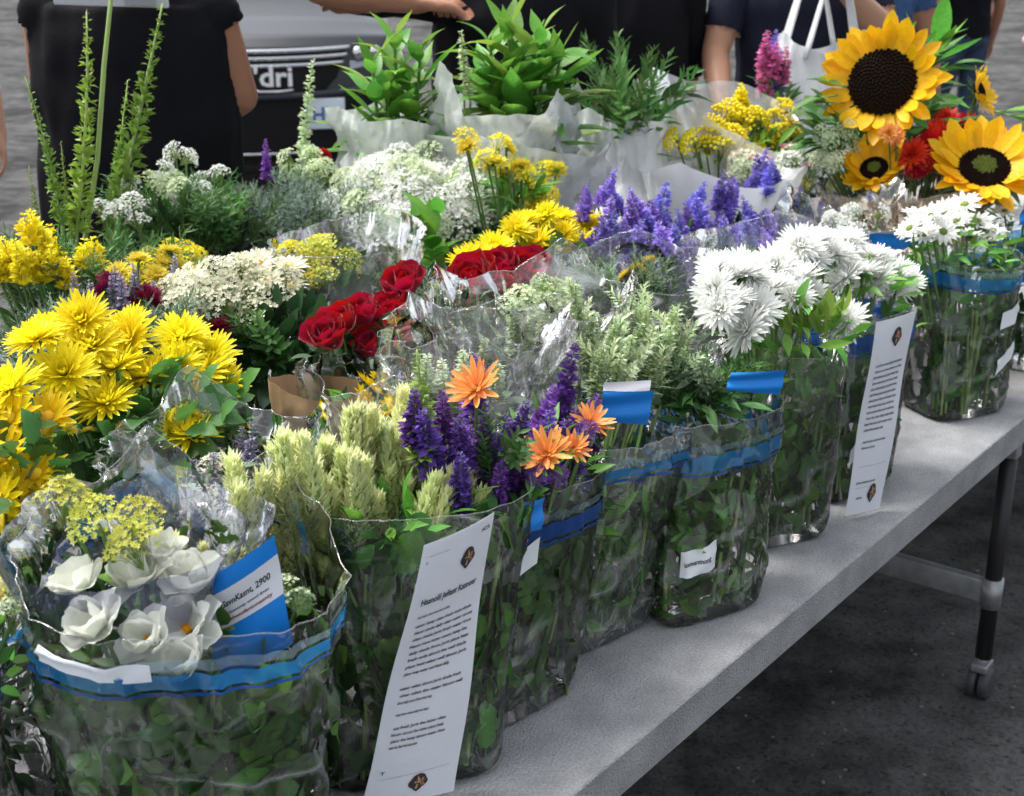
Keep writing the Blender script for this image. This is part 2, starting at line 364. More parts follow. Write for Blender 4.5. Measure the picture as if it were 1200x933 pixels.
def plume(name, m):
    mb = MB(); tube(mb, [(0, 0, -.5), (0, 0, 0), (0, 0, .5), (0, 0, .92)], [.028, .05, .045, .01], 6, 1)
    n = 380; bx_, by_ = rnd(-.06, .06), rnd(-.06, .06)
    for i in range(n):
        t = (i + .5) / n; z = t * .93; k = min(1, .35 + t * 2.4) * (1 - t) ** .55 + .10; a = i * 2.39996 + rnd(-.5, .5)
        rr = .115 * k * (1 + .25 * math.sin(9 * t + a * 1.0)); up_ = .75 + t * 1.6 + rnd(-.3, .5); d = Vector((math.cos(a), math.sin(a), up_)).normalized()
        v, f = petal(rnd(.07, .14), rnd(.028, .05), None, 2, .5, rnd(-.5, .7)); mb.add(v, f, frame_y(d, Vector((math.cos(a), math.sin(a), 0)), 1, (rr * .7 * math.cos(a) + bx_ * t * t, rr * .7 * math.sin(a) + by_ * t * t, z)))
    return mb.mesh(name, [m, STEMY])
PLUME_M = [plume('pale_plume', PLM) for _ in range(3)]
def umbel(name, m, n=110, fl=.055, flat=.35, ms=None, rad=.5):
    """branching head of tiny five-petalled florets"""
    mb = MB()
    for i in range(n):
        r = rad * math.sqrt((i + .5) / n); a = i * 2.39996 + rnd(-.2, .2)
        p = Vector((r * math.cos(a), r * math.sin(a), flat * (1 - (r / rad) ** 2) + rnd(-.06, .06)))
        if i % 5 == 0: tube(mb, [(0, 0, -.45), p * .5 + Vector((0, 0, -.12)), p], .007, 3, 1, False)
        d = (Vector((p.x * .9, p.y * .9, .6)) + rdir() * .5).normalized(); M = frame(d, rnd(0, 6), 1, p); s = fl * rnd(.7, 1.3)
        for q in range(5):
            an = q * 1.2566; c, sn = math.cos(an), math.sin(an); c2, s2 = math.cos(an + .45), math.sin(an + .45); c3, s3 = math.cos(an - .45), math.sin(an - .45)
            mb.add([(0, 0, 0), (c3 * s * .75, s3 * s * .75, s * .15), (c * s * 1.1, sn * s * 1.1, s * .3), (c2 * s * .75, s2 * s * .75, s * .15)], [(0, 1, 2, 3)], M)
    return mb.mesh(name, [m, ms or STEMY])
UMB_W = [umbel('white_umbel', WHT, 120, .050) for _ in range(3)]; UMB_C = [umbel('cream_umbel', CRM, 110, .055) for _ in range(2)]
UMB_Y = [umbel('yellow_umbel', YEL, 90, .060) for _ in range(3)]; UMB_G = [umbel('green_white_umbel', GWH, 110, .055) for _ in range(2)]
UMB_YG = [umbel('yellow_green_umbel', mat('floret_yellow_green', (.62, .62, .10), .5, .15, .02, .3), 120, .05) for _ in range(2)]
def button(name, m):
    mb = MB()
    for i in range(34):
        r = .5 * math.sqrt((i + .5) / 34); a = i * 2.39996
        p = (r * math.cos(a), r * math.sin(a), .3 * (1 - 3 * r * r) + rnd(-.04, .04)); ball(mb, p, (.075, .075, .055), None, 0, 6, 4)
        if i % 3 == 0: tube(mb, [(0, 0, -.5), (p[0] * .5, p[1] * .5, -.1), p], .010, 3, 1, False)
    return mb.mesh(name, [m, STEM])
MUM_P = mumset('pink_mum', PNK); MUM_OR = mumset('orange_mum', ORG); SPK_P = spike('pink_stock', PNK, STEM, 1, .2, 12, 9, .16); MUM_R = mumset('maroon_mum', MAR); UMB_P = [umbel('violet_umbel', PUR, 90, .07)]; SNAPY = spike('yellow_snapdragon', YEL, STEMY, 1, .28, 7, 7, .30)
BUT_Y = [button('yellow_button', YEL) for _ in range(2)]
def sprig(name, m, n=16, L=.26, wd=.05, spread=.9, fine=False, ms=None):
    """feathery foliage sprig of length 1 along +z"""
    mb = MB(); b = rnd(-.12, .12); ax = lambda t: Vector((b * t * t, b * .6 * t * t, t)); tube(mb, [ax(i / 4) for i in range(5)], [.016, .014, .012, .009, .004], 4, 1)
    for i in range(n):
        t = .12 + .88 * i / n
        for s_ in (0, 1):
            a = i * 2.2 + s_ * 3.14 + rnd(-.3, .3); d = Vector((math.cos(a) * spread, math.sin(a) * spread, .8)); l = L * (1.15 - .7 * t) * rnd(.8, 1.2)
            v, f = petal(l, l * wd / .26 * 1.0, lance, 3, .3, rnd(-.5, .2)); mb.add(v, f, frame_y(d, (0, 0, 1), 1, ax(t)))
            if fine:
                dn = d.normalized()
                for q in (.35, .6, .85):
                    for s2 in (-1, 1):
                        v, f = petal(l * .4, l * .07, lance, 2, .2, 0); mb.add(v, f, frame_y(dn + rdir() * .7, (0, 0, 1), 1, ax(t) + dn * l * q))
    return mb.mesh(name, [m, ms or STEM])
SPR_D = [sprig('dusty_sprig', DUSTY, 15, .3, .05, .8, True) for _ in range(3)]; SPR_B = [sprig('blue_green_sprig', DUSTYB, 16, .24, .035, .9, True) for _ in range(2)]
SPR_G = [sprig('green_sprig', LEAF, 12, .34, .09, .9) for _ in range(3)]; SPR_L = [sprig('bright_sprig', LEAFL, 13, .3, .09, .9) for _ in range(2)]
SPRW = [sprig('green_white_sprig', GWH, 16, .24, .10, .8, True, STEMY) for _ in range(3)]
SPR_F = [sprig('fern_sprig', mat('fern_green', (.085, .20, .055), .5, .25, .02, .25), 14, .3, .05, .9, True) for _ in range(2)]

# separate petals for the big flowers
PET_SUN = [MB().add(*petal(1, .34, lambda t: (.35 + .65 * math.sin(math.pi * min(1, t * .95))) if t < .8 else 1.0 * (1 - t) / .2 * .78 + .05, 6, .28, .15 + .4 * k, .15 * (k - 1), .03)).mesh('sunflower_petal', SUNY) for k in range(3)]
PET_ORG = [MB().add(*petal(1, .24, lambda t: .4 + .6 * math.sin(math.pi * min(1, t)) if t < .9 else .3, 4, .5, .1 + .35 * k, .1)).mesh('orange_petal', ORG) for k in range(3)]
def rosepetal(bend, cup, m, nm):
    mb = MB(); v, f = petal(1, 1.05, lambda t: math.sin(math.pi * (.18 + .62 * t)) ** .7 * (1 if t < .95 else .86), 5, cup, bend, .12, .09, 6); return mb.add(v, f).mesh(nm, m)
PET_RED = [rosepetal(.2 + .3 * k, .75, RED, 'rose_petal') for k in range(3)]
PET_WHT = [rosepetal(.1 + .5 * k, .30 + .12 * k, mat('petal_milky', (.78, .80, .72), .45, .06, 0, .45), 'white_petal') for k in range(3)]
def disc_mesh(name, m, n=260, r=.5, dome=.18, m2=None):
    mb = MB(); ball(mb, (0, 0, -.02), (r, r, dome), None, 0, 24, 8)
    for i in range(n):
        q = r * math.sqrt((i + .5) / n); a = i * 2.39996; z = dome * math.sqrt(max(0, 1 - (q / r) ** 2)) - .02
        s = .026; p = (q * math.cos(a), q * math.sin(a), z)
        mb.add([(-s, -s, 0), (s, -s, 0), (s, s, 0), (-s, s, 0), (0, 0, .05)], [(0, 1, 4), (1, 2, 4), (2, 3, 4), (3, 0, 4)], tr(*p) @ rz(a), 1 if m2 and q < r * .45 else 0)
    tube(mb, [(0, 0, -.35), (0, 0, -.2), (0, 0, -.05)], [.08, .3, .46], 12, 2 if m2 else 1)
    return mb.mesh(name, [m, m2, LEAF] if m2 else [m, LEAF], False)
DISC_M = disc_mesh('sunflower_disc', DISC); DISC_M2 = disc_mesh('sunflower_disc_green', DISC, 260, .5, .14, DISCG); DISC_O = disc_mesh('orange_disc', mat('orange_disc', (.30, .10, .02), .8), 90, .5, .2)
BUD_R = MB()
for k in range(7):
    v, f = petal(.55, .5, lambda t: math.sin(math.pi * (.25 + .5 * t)), 3, .9, .3); BUD_R.add(v, f, rz(k * 2.4) @ tr(0, .03 + .02 * k, -.1) @ rx(R(84 - 3 * k)))
BUD_R = BUD_R.mesh('rose_bud', RED)

# ------------------------------------------------------------------ films, bags, sleeves and wraps as lofted, crumpled sheets
def sstep(t): t = max(0., min(1., t)); return t * t * (3 - 2 * t)
def wr(p, f): return noise.noise(p * f)
class Loft:
    def __init__(s, base, top, z0, H, W0, D0, W1, D1, rot=0., n0=4.5, n1=2.4, rim=None, amp=1., seed=0, prof=None, foot=.0):
        s.__dict__.update(locals()); s.sv = Vector((seed * 3.7, seed * 1.3, seed * 5.1))
    def pos(s, th, t, off=0.):
        c, q = math.cos(th), math.sin(th); n = s.n0 + (s.n1 - s.n0) * sstep(t * 1.15)
        r = (abs(c) ** n + abs(q) ** n) ** (-1 / n)
        k = s.prof(t) if s.prof else t
        foot = 1 - s.foot * max(0, 1 - t / .06) ** 2
        w = (s.W0 + (s.W1 - s.W0) * k) * .5 * foot; d = (s.D0 + (s.D1 - s.D0) * k) * .5 * foot
        x, y = w * r * c, d * r * q
        z = s.z0 + t * s.H + (s.rim(th) if s.rim else 0) * sstep((t - .45) / .55)
        pt = Vector((c * .16, q * .16, z)) + s.sv
        fold = wr(pt, 7) * .009 + (1 - abs(wr(pt + Vector((.3 * z, 0, .5 * c)), 10))) ** 6 * .006 - .002
        fold += (1 - abs(wr(Vector((c * .2 + z * .25, q * .2, z * .35)) + s.sv, 11))) ** 7 * .007 * sstep((t - .35) / .5)
        fold += (1 - abs(wr(Vector((c * .10 + z * .5, q * .10, z * 1.0 - c * .15)) + s.sv, 12))) ** 9 * .006
        if s.amp > .75:
            vd = noise.voronoi(Vector((c * .15 + .2 * z, q * .15, z * .8)) * 10 + s.sv)[0]; fold += (min(vd[1] - vd[0], .45) * .022 - .004) * (1 - .8 * sstep((t - .62) / .16) if s.foot else 1)
        e = s.amp * fold * (.35 + .65 * sstep(t / .2)) + off
        l = math.hypot(x, y) or 1; x += x / l * e; y += y / l * e
        z += s.amp * .006 * wr(pt, 14) * sstep((t - .8) / .2)
        cr, sr = math.cos(s.rot), math.sin(s.rot)
        a = s.base[0] + (s.top[0] - s.base[0]) * t + x * cr - y * sr; b = s.base[1] + (s.top[1] - s.base[1]) * t + x * sr + y * cr
        return tw(a, b, z)
    def grid(s, org, th0=0., th1=2 * math.pi, t0=0., t1=1., nu=110, nv=46, off=0., bottom=False, name='film', m=None, tilt=0.):
        vs, fs = [], []; closed = abs(th1 - th0 - 2 * math.pi) < 1e-6; n = nu if closed else nu + 1
        for j in range(nv + 1):
            for i in range(n):
                u = i / nu; th = th0 + (th1 - th0) * u
                vs.append(s.pos(th, t0 + (t1 - t0) * j / nv + tilt * (u - .5), off) - org)
        for j in range(nv):
            for i in range(nu): fs.append((j * n + i, j * n + (i + 1) % n, (j + 1) * n + (i + 1) % n, (j + 1) * n + i))
        if bottom:
            c = sum(vs[:n], Vector()) / n; vs.append(c)
            for i in range(nu): fs.append((len(vs) - 1, (i + 1) % n, i))
        mb = MB(); mb.v = vs; mb.f = fs; mb.m = [0] * len(fs)
        return mb.mesh(name, m)
def rim_tube(lo, org, parent, r=.0007, n=150, a0=0., a1=2 * math.pi):
    mb = MB(); tube(mb, [lo.pos(a0 + (a1 - a0) * i / n, 1.) - org for i in range(n + 1)], r, 5); link('rim_edge', mb.mesh('rim_edge', EDGE), parent)
def gbump(th, c, w, h):
    d = (th - R(c) + math.pi) % (2 * math.pi) - math.pi; return h * math.exp(-(d / R(w)) ** 2)
def gpeak(th, c, w, h):
    d = abs((th - R(c) + math.pi) % (2 * math.pi) - math.pi); return h * max(0, 1 - d / R(w))

# ================================================================== THE SETTING
def asphalt():
    m, t, p = principled('asphalt'); N = t.nodes; L = t.links
    tc = N.new('ShaderNodeTexCoord')
    def nz(s, d=5):
        n = N.new('ShaderNodeTexNoise'); n.inputs['Scale'].default_value = s; n.inputs['Detail'].default_value = d; L.new(tc.outputs['Object'], n.inputs['Vector']); return n
    a, b, c = nz(1.3), nz(160, 2), nz(7, 6)
    r = N.new('ShaderNodeValToRGB'); r.color_ramp.elements[0].position = .40; r.color_ramp.elements[1].position = .60
    r.color_ramp.elements[0].color = (.026, .025, .025, 1); r.color_ramp.elements[1].color = (.085, .082, .078, 1)
    ad = N.new('ShaderNodeMath'); ad.operation = 'MULTIPLY_ADD'; ad.inputs[1].default_value = .5; L.new(c.outputs[0], ad.inputs[0])
    ad2 = N.new('ShaderNodeMath'); ad2.operation = 'MULTIPLY'; ad2.inputs[1].default_value = .5; L.new(a.outputs[0], ad2.inputs[0]); L.new(ad2.outputs[0], ad.inputs[2]); L.new(ad.outputs[0], r.inputs[0])
    v = N.new('ShaderNodeTexVoronoi'); v.inputs['Scale'].default_value = 120; L.new(tc.outputs['Object'], v.inputs['Vector'])
    mx = N.new('ShaderNodeMix'); mx.data_type = 'RGBA'; mx.blend_type = 'OVERLAY'; mx.inputs[0].default_value = .5; L.new(r.outputs[0], mx.inputs[6]); L.new(v.outputs['Color'], mx.inputs[7])
    hs_ = N.new('ShaderNodeHueSaturation'); hs_.inputs['Saturation'].default_value = .15; L.new(mx.outputs[2], hs_.inputs['Color'])
    L.new(hs_.outputs[0], p.inputs['Base Color']); p.inputs['Roughness'].default_value = .9; p.inputs['Specular IOR Level'].default_value = .04
    bp = N.new('ShaderNodeBump'); bp.inputs['Strength'].default_value = .6; bp.inputs['Distance'].default_value = .006; L.new(b.outputs[0], bp.inputs['Height']); L.new(bp.outputs[0], p.inputs['Normal'])
    return m
mb = MB(); mb.add([(-900, -900, 0), (900, -900, 0), (900, 900, 0), (-900, 900, 0)], [(0, 1, 2, 3)])
g = link('street', mb.mesh('street', asphalt())); g['kind'] = 'structure'
# grit on the asphalt beside the table
gm = mat('grit', (.16, .145, .125), .8, .2, .02); mb = MB()
for i in range(110):
    p = tw(rnd(-.4, 2.2), rnd(-.9, .5), 0); ball(mb, (p.x, p.y, .002), (rnd(.002, .007), rnd(.002, .006), rnd(.002, .004)), None, 0, 5, 3)
g = link('grit', mb.mesh('grit', gm)); g['kind'] = 'stuff'; g['label'] = 'small pale grit scattered on the asphalt under the table'; g['category'] = 'grit'

def concrete():
    m, t, p = principled('concrete'); N = t.nodes; L = t.links
    tc = N.new('ShaderNodeTexCoord')
    def nz(s, d=6):
        n = N.new('ShaderNodeTexNoise'); n.inputs['Scale'].default_value = s; n.inputs['Detail'].default_value = d; L.new(tc.outputs['Object'], n.inputs['Vector']); return n
    a, b = nz(14), nz(260, 3)
    r = N.new('ShaderNodeValToRGB'); r.color_ramp.elements[0].position = .36; r.color_ramp.elements[1].position = .64
    r.color_ramp.elements[0].color = (.21, .215, .225, 1); r.color_ramp.elements[1].color = (.38, .385, .395, 1)
    sm = N.new('ShaderNodeMath'); sm.operation = 'MULTIPLY_ADD'; sm.inputs[1].default_value = .45; L.new(b.outputs[0], sm.inputs[0])
    s2 = N.new('ShaderNodeMath'); s2.operation = 'MULTIPLY'; s2.inputs[1].default_value = .55; L.new(a.outputs[0], s2.inputs[0]); L.new(s2.outputs[0], sm.inputs[2]); L.new(sm.outputs[0], r.inputs[0])
    v = N.new('ShaderNodeTexVoronoi'); v.inputs['Scale'].default_value = 210; L.new(tc.outputs['Object'], v.inputs['Vector'])
    sp = N.new('ShaderNodeMapRange'); sp.inputs[1].default_value = .0; sp.inputs[2].default_value = .30; sp.inputs[3].default_value = .62; sp.inputs[4].default_value = 0; L.new(v.outputs['Distance'], sp.inputs[0])
    mx = N.new('ShaderNodeMix'); mx.data_type = 'RGBA'; L.new(sp.outputs[0], mx.inputs[0]); L.new(r.outputs[0], mx.inputs[6]); setc(mx.inputs[7], (.12, .12, .125)); L.new(mx.outputs[2], p.inputs['Base Color'])
    p.inputs['Roughness'].default_value = .75
    bp = N.new('ShaderNodeBump'); bp.inputs['Strength'].default_value = .8; bp.inputs['Distance'].default_value = .006; L.new(b.outputs[0], bp.inputs['Height'])
    v2 = N.new('ShaderNodeBump'); v2.inputs['Strength'].default_value = .5; v2.inputs['Distance'].default_value = .002; L.new(sp.outputs[0], v2.inputs['Height']); v2.invert = True; L.new(bp.outputs[0], v2.inputs['Normal']); L.new(v2.outputs[0], p.inputs['Normal'])
    return m
# ------------------------------------------------------------------ table
TROT = math.atan2(TY, TX)
table = thing('market_table', 'long grey concrete-topped trestle table on a castered metal frame carrying all the flowers', 'table', tw(1, .75, 0), rz=TROT)
def tl(a, b, z): return Vector((a - 1, b - .75, z))          # table coordinates inside the table's own frame
bm = bmesh.new(); bmesh.ops.create_cube(bm, size=1)
for v in bm.verts: v.co = Vector((v.co.x * 5.6, v.co.y * 1.56, v.co.z * .064)) + tl(1.2, .78, TZ - .032)
bmesh.ops.bevel(bm, geom=[e for e in bm.edges], offset=.0022, segments=1, affect='EDGES')
me = bpy.data.meshes.new('table_top'); bm.to_mesh(me); bm.free(); me.materials.append(concrete())
link('table_top', me, table)
STEEL = mat('galvanised_steel', (.36, .37, .38), .45, .05, 0, metal=.6, noise_s=30, bump=.1)
DARKM = mat('dark_metal', (.03, .03, .032), .4, .05, 0, metal=.4, bump=.1)
RUB = mat('caster_rubber', (.05, .053, .058), .5, .05, 0)
for a in (-1.3, 1.475, 3.7):
    for b in (.03, 1.45):
        mb = MB(); tube(mb, [tl(a, b, TZ - .066), tl(a, b, .10)], .019, 12); leg = link('leg', mb.mesh('leg', DARKM), table)
        mb = MB(); tube(mb, [tl(a, b, .30), tl(a, b, .23)], .024, 12); link('clamp', mb.mesh('clamp', STEEL), leg)
        mb = MB(); tube(mb, [tl(a, b, .11), tl(a, b, .068)], .014, 8); box(mb, tl(a, b, .078), (.05, .036, .02), None, 0, .004); link('caster_fork', mb.mesh('caster_fork', STEEL), leg)
        mb = MB()
        for s_ in (-1, 1):
            c = tl(a, b, .036); tube(mb, [c + Vector((0, s_ * .026, 0)), c + Vector((0, s_ * .022, 0)), c + Vector((0, s_ * .006, 0)), c + Vector((0, s_ * .003, 0))], [.026, .036, .036, .03], 18)
        link('caster_wheel', mb.mesh('caster_wheel', RUB), leg)
    mb = MB(); box(mb, tl(a, .74, .265), (.025, 1.40, .055), None, 0, .003); link('crossbar', mb.mesh('crossbar', STEEL), table)
    mb = MB(); box(mb, tl(a, .74, TZ - .085), (.04, 1.46, .04), None, 0, .003); link('bearer', mb.mesh('bearer', STEEL), table)
mb = MB(); tube(mb, [tl(1.1, .62, .58), tl(1.1, .62, .006)], .022, 8); link('centre_post', mb.mesh('centre_post', mat('rusty_post', (.10, .075, .05), .7, .05, 0, noise_s=20)), table)
# ================================================================== BAGS
BAGS = {}
def zipbag(key, label, base, top, rot, W0, D0, W1, D1, H, rim=None, amp=1., seed=0, m=FILM, zt=(.865, .905), zc=ZIP, nu=120, nv=54, n0=5, zth=None):
    lo = Loft(base, top, TZ + .002, H, W0, D0, W1, D1, rot, n0, 2.5, rim, amp * .72, seed, None, .10)
    org = tw(*base, TZ)
    t = thing('plastic_bag', label, 'bag', org, 'clear plastic bags along the front of the table')
    link('film', lo.grid(org, nu=nu, nv=nv, bottom=True, name='bag_film', m=m), t)
    rim_tube(lo, org, t)
    a0, a1 = zth or (0, 2 * math.pi)
    if zt:
        link('zip_strip', lo.grid(org, a0, a1, zt[0], zt[1], nu=nu, nv=5, off=.0022, name='zip_strip', m=zc), t)
        link('zip_lip', lo.grid(org, a0, a1, zt[1] + .012, zt[1] + .045, nu=nu, nv=3, off=.0018, name='zip_lip', m=LIP), t)
        link('zip_ridge', lo.grid(org, a0, a1, zt[0] - .022, zt[0] - .010, nu=nu, nv=2, off=.0026, name='zip_ridge', m=ZIPD), t)
    BAGS[key] = (lo, org, t)
    return t
def sticker(key, th, t, dth, dt, tilt=0., m=STICK, off=.0035, text=None, name='sticker'):
    lo, org, bt = BAGS[key]
    s = link(name, lo.grid(org, R(th - dth), R(th + dth), t - dt, t + dt, 10, 6, off, False, name, m, tilt), bt)
    if text:
        mp = lambda u, v, lo=lo: lo.pos(R(th - dth + 2 * dth * u), t + dt - 2 * dt * v + tilt * (u - .5), off + .0012) - org
        put_text(text, mp, s)
# ---- printed words: text curves turned to mesh and laid on a surface map (u across, v down)
def text_mesh(body):
    cu = bpy.data.curves.new('text', 'FONT'); cu.body = body; cu.size = 1; cu.resolution_u = 2; cu.offset = .022
    ob = bpy.data.objects.new('text', cu); COL.objects.link(ob)
    dg = bpy.context.evaluated_depsgraph_get(); me = bpy.data.meshes.new_from_object(ob.evaluated_get(dg))
    bpy.data.objects.remove(ob); bpy.data.curves.remove(cu)
    return me
def put_text(items, mp, parent, asp=1.):
    """items: (u, v baseline, height in v, max width in u, text, ink)"""
    for u, v, h, wmax, body, ink in items:
        me = text_mesh(body)
        if not len(me.vertices): continue
        xs = [q.co.x for q in me.vertices]; w = max(xs) or 1
        for q in me.vertices:
            x, y = q.co.x / w * wmax, q.co.y * h; q.co = mp(u + x, v - y)
        me.materials.clear(); me.materials.append(ink); link('printed_line', me, parent)

# table coordinates: (centre at the foot), (centre at the mouth)
zipbag('b0', 'clear plastic bag of pale green sprays beside the lily bag', (-.80, .47), (-.79, .49), R(-40), .22, .18, .25, .21, .27, lambda th: .01 * math.sin(3 * th), 1.2, 3)
zipbag('b1', 'wide clear plastic bag with blue zip holding white lilies and a large blue card', (-.540, .295), (-.520, .300), R(-42), .27, .24, .325, .29, .322,
       lambda th: gbump(th, 90, 70, .055) + gbump(th, 0, 40, .005) + gbump(th, 180, 50, .03) + gpeak(th, 104, 22, .075) + gpeak(th, 60, 18, .04) + gpeak(th, 140, 18, .03) + .005 * math.sin(th * 3), 1.7, 1, FILM, (.835, .885), ZIP, 190, 90, 3.4)
zipbag('b2', 'clear plastic bag of pale plumes with a tall printed sheet in front', (-.275, .215), (-.195, .255), R(-40), .23, .15, .275, .17, .325,
       lambda th: gpeak(th, 130, 30, .10) + gpeak(th, 60, 25, .04) + gbump(th, 0, 30, .015), 1.0, 2, FILM, None, ZIP, 150, 70)
zipbag('b3', 'clear plastic bag with dark blue zip holding orange and violet flowers', (-.10, .215), (-.015, .24), R(-8), .215, .15, .245, .19, .30,
       lambda th: gpeak(th, 165, 28, .06) + gbump(th, 90, 50, .03) + gbump(th, 0, 30, .015), 1.1, 4, FILM, (.80, .865), ZIPD, 140, 64)
zipbag('b4', 'crumpled clear plastic bag filled with green-white sprays behind a white-edged blue card', (.125, .235), (.235, .255), R(-12), .19, .15, .245, .20, .29,
       lambda th: gbump(th, 90, 60, .05) + gpeak(th, 60, 20, .03) + gpeak(th, 120, 20, .04), 1.7, 5, FILMH, (.86, .90), ZIP, 140, 64)
zipbag('b5', 'clear plastic bag with blue zip and small white label, filled only with green leaves', (.30, .135), (.40, .175), R(-22), .185, .13, .225, .16, .285,
       lambda th: gpeak(th, 60, 25, .035) + gpeak(th, 130, 25, .05) + gbump(th, 90, 60, .03), 1.3, 6, FILM, (.78, .86), ZIP, 140, 64)
zipbag('b6', 'clear plastic bag of white chrysanthemums with plain leafy front', (.60, .165), (.665, .20), R(-30), .18, .13, .24, .18, .315, lambda th: .01 * math.sin(2 * th), .7, 7, FILM, None, ZIP, 120, 56)
zipbag('b7', 'clear plastic bag of white chrysanthemums with a narrow printed sheet on its corner', (.87, .165), (.965, .19), R(-12), .20, .14, .22, .18, .315, lambda th: .008 * math.sin(3 * th), .8, 8, FILM, (.84, .93), ZIPD, 120, 56)
zipbag('b8', 'clear plastic bag of white chrysanthemums with a blue zip and one green stalk bundle', (1.405, .145), (1.48, .175), R(-28), .19, .15, .24, .19, .315, lambda th: .01 * math.sin(2 * th + 1), .9, 9, FILM, (.86, .93), ZIP, 120, 56)
zipbag('b9', 'clear plastic bag with a blank white sheet, last of the front row past the daisies', (1.84, .14), (1.89, .16), R(-15), .19, .14, .22, .18, .30, None, .9, 10, FILM, (.86, .93), ZIP, 80, 40)

# ---- sheets, cards and labels
def sheet(name, label, cat, corners, lines, emblems=(), m=PAPER, bulge=.006, stripes=(), group=None, nu=10, nv=24, curl=0.):
    """corners: tl, tr, br, bl as table points; u across, v down"""
    c = [tw(*q) for q in corners]; org = c[3].copy()
    nrm = (c[1] - c[0]).cross(c[3] - c[0]).normalized()
    if nrm.dot(Vector((0, 0, CAMZ)) - c[0]) < 0: nrm = -nrm
    def mp(u, v, off=0.):
        p = (c[0] * (1 - u) + c[1] * u) * (1 - v) + (c[3] * (1 - u) + c[2] * u) * v
        return p + nrm * (bulge * math.sin(math.pi * u) * (1 - .3 * v) + .0025 * math.sin(9 * v + 2 * u) + curl * (u - .3) ** 2 + off) - org
    vs, fs = [], []
    for layer in (0., -.0006):
        for j in range(nv + 1):
            for i in range(nu + 1): vs.append(mp(i / nu, j / nv, layer))
    n = nu + 1; k = n * (nv + 1)
    for j in range(nv):
        for i in range(nu):
            q = (j * n + i, j * n + i + 1, (j + 1) * n + i + 1, (j + 1) * n + i); fs.append(q); fs.append(tuple(x + k for x in q[::-1]))
    mb = MB(); mb.v = vs; mb.f = fs; mb.m = [0] * len(fs)
    o = link(name, mb.mesh(name, m)); o.location = org; o['label'] = label; o['category'] = cat
    if group: o['group'] = group
    put_text(lines, lambda u, v: mp(u, v, .0012), o)
    for (u0, v0, u1, v1, mm, nm) in stripes:
        mb = MB(); nn = 6
        for j in range(nn + 1):
            for i in range(nn + 1): mb.v.append(mp(u0 + (u1 - u0) * i / nn, v0 + (v1 - v0) * j / nn, .0007))
        for j in range(nn):
            for i in range(nn): mb.f.append((j * 7 + i, j * 7 + i + 1, j * 7 + i + 8, j * 7 + i + 7)); mb.m.append(0)
        link(nm, mb.mesh(nm, mm), o)
    for (u, v, ru, rv) in emblems:                # a dark lozenge crest with tan and red strokes
        mb = MB(); pts = 20
        mb.v = [mp(u, v, .0010)]; 
        for q in range(pts):
            a = 6.283 * q / pts; k_ = (abs(math.cos(a)) ** 1.4 + abs(math.sin(a)) ** 1.4) ** (-1 / 1.4) * (1 + .06 * math.sin(5 * a)); mb.v.append(mp(u + ru * k_ * math.cos(a), v + rv * k_ * math.sin(a), .0010))
        mb.f = [(0, 1 + q, 1 + (q + 1) % pts) for q in range(pts)]; mb.m = [0] * pts
        em = link('crest', mb.mesh('crest', INK), o)
        st = MB(); rr = random.Random(5)
        for q in range(26):
            a0 = rr.uniform(0, 6.28); r0, r1 = rr.uniform(.0, .5), rr.uniform(.45, .9); a1 = a0 + rr.uniform(-.7, .7); wv = rr.uniform(.04, .09)
            p0 = (r0 * math.cos(a0), r0 * math.sin(a0)); p1 = (r1 * math.cos(a1), r1 * math.sin(a1)); nx_, ny_ = -(p1[1] - p0[1]), p1[0] - p0[0]; l = math.hypot(nx_, ny_) or 1; nx_, ny_ = nx_ / l * wv, ny_ / l * wv
            ps = [(p0[0] - nx_, p0[1] - ny_), (p0[0] + nx_, p0[1] + ny_), (p1[0] + nx_ * .5, p1[1] + ny_ * .5), (p1[0] - nx_ * .5, p1[1] - ny_ * .5)]
            st.add([mp(u + ru * .85 * x, v + rv * .85 * y, .0016 + q * 4e-5) for x, y in ps], [(0, 1, 2, 3)], None, q % 2)
        link('crest_strokes', st.mesh('crest_strokes', [INKR, INKT]), em)
    return o
def para(v0, n, dv, words, u0=.10, w=.78, h=.016, ink=INK, seed=1):
    rr = random.Random(seed); out = []
    for i in range(n):
        k = rr.sample(words, min(len(words), 6)); s_ = ' '.join(k); ww = w * (rr.uniform(.93, 1) if i < n - 1 else rr.uniform(.45, .7))
        out.append((u0 + rr.uniform(0, .02), v0 + i * dv, h, ww, s_, ink))
    return out
WORDS = 'Hasnt the letter alnoct fresh stems caront water daily sebat cut ends Jorit place cool shade bloom oltan keep from heat rinse well'.split()
L2 = [(.12, .235, .034, .76, 'Haanolil Jeftast Katooer', INK), (.82, .045, .018, .12, 'IC3', INK), (.06, .05, .012, .30, '. ________', INK), (.06, .075, .014, .03, ':', INK)]
L2 += para(.285, 1, .03, WORDS, .13, .8, .014, seed=2) + para(.32, 8, .026, WORDS, .13, .76, .017, seed=3) + para(.555, 3, .026, WORDS, .13, .76, .016, seed=4) + para(.65, 1, .03, WORDS, .13, .74, .014, seed=6) + para(.70, 4, .024, WORDS, .13, .62, .016, seed=7)
L2 += [(.10, .868, .018, .05, 'T', INK), (.10, .885, .010, .78, '____________________________', INK)]
sheet('info_sheet', 'tall white printed care sheet with dark crest against the bag of pale plumes', 'sheet',
      [(-.302, .150, 1.022), (-.203, .128, 1.035), (-.300, .112, .705), (-.396, .178, .705)], L2, [(.66, .115, .105, .040), (.55, .925, .11, .035)], bulge=.004)
L7 = para(.24, 12, .030, WORDS, .14, .72, .020, seed=9) + para(.63, 2, .03, WORDS, .14, .6, .018, seed=10) + [(.14, .75, .012, .74, '________________', INK), (.14, .84, .018, .5, 'Jorit sebat caront', INK), (.14, .86, .010, .6, '____________', INK), (.2, .92, .02, .15, 'oo', INK)]
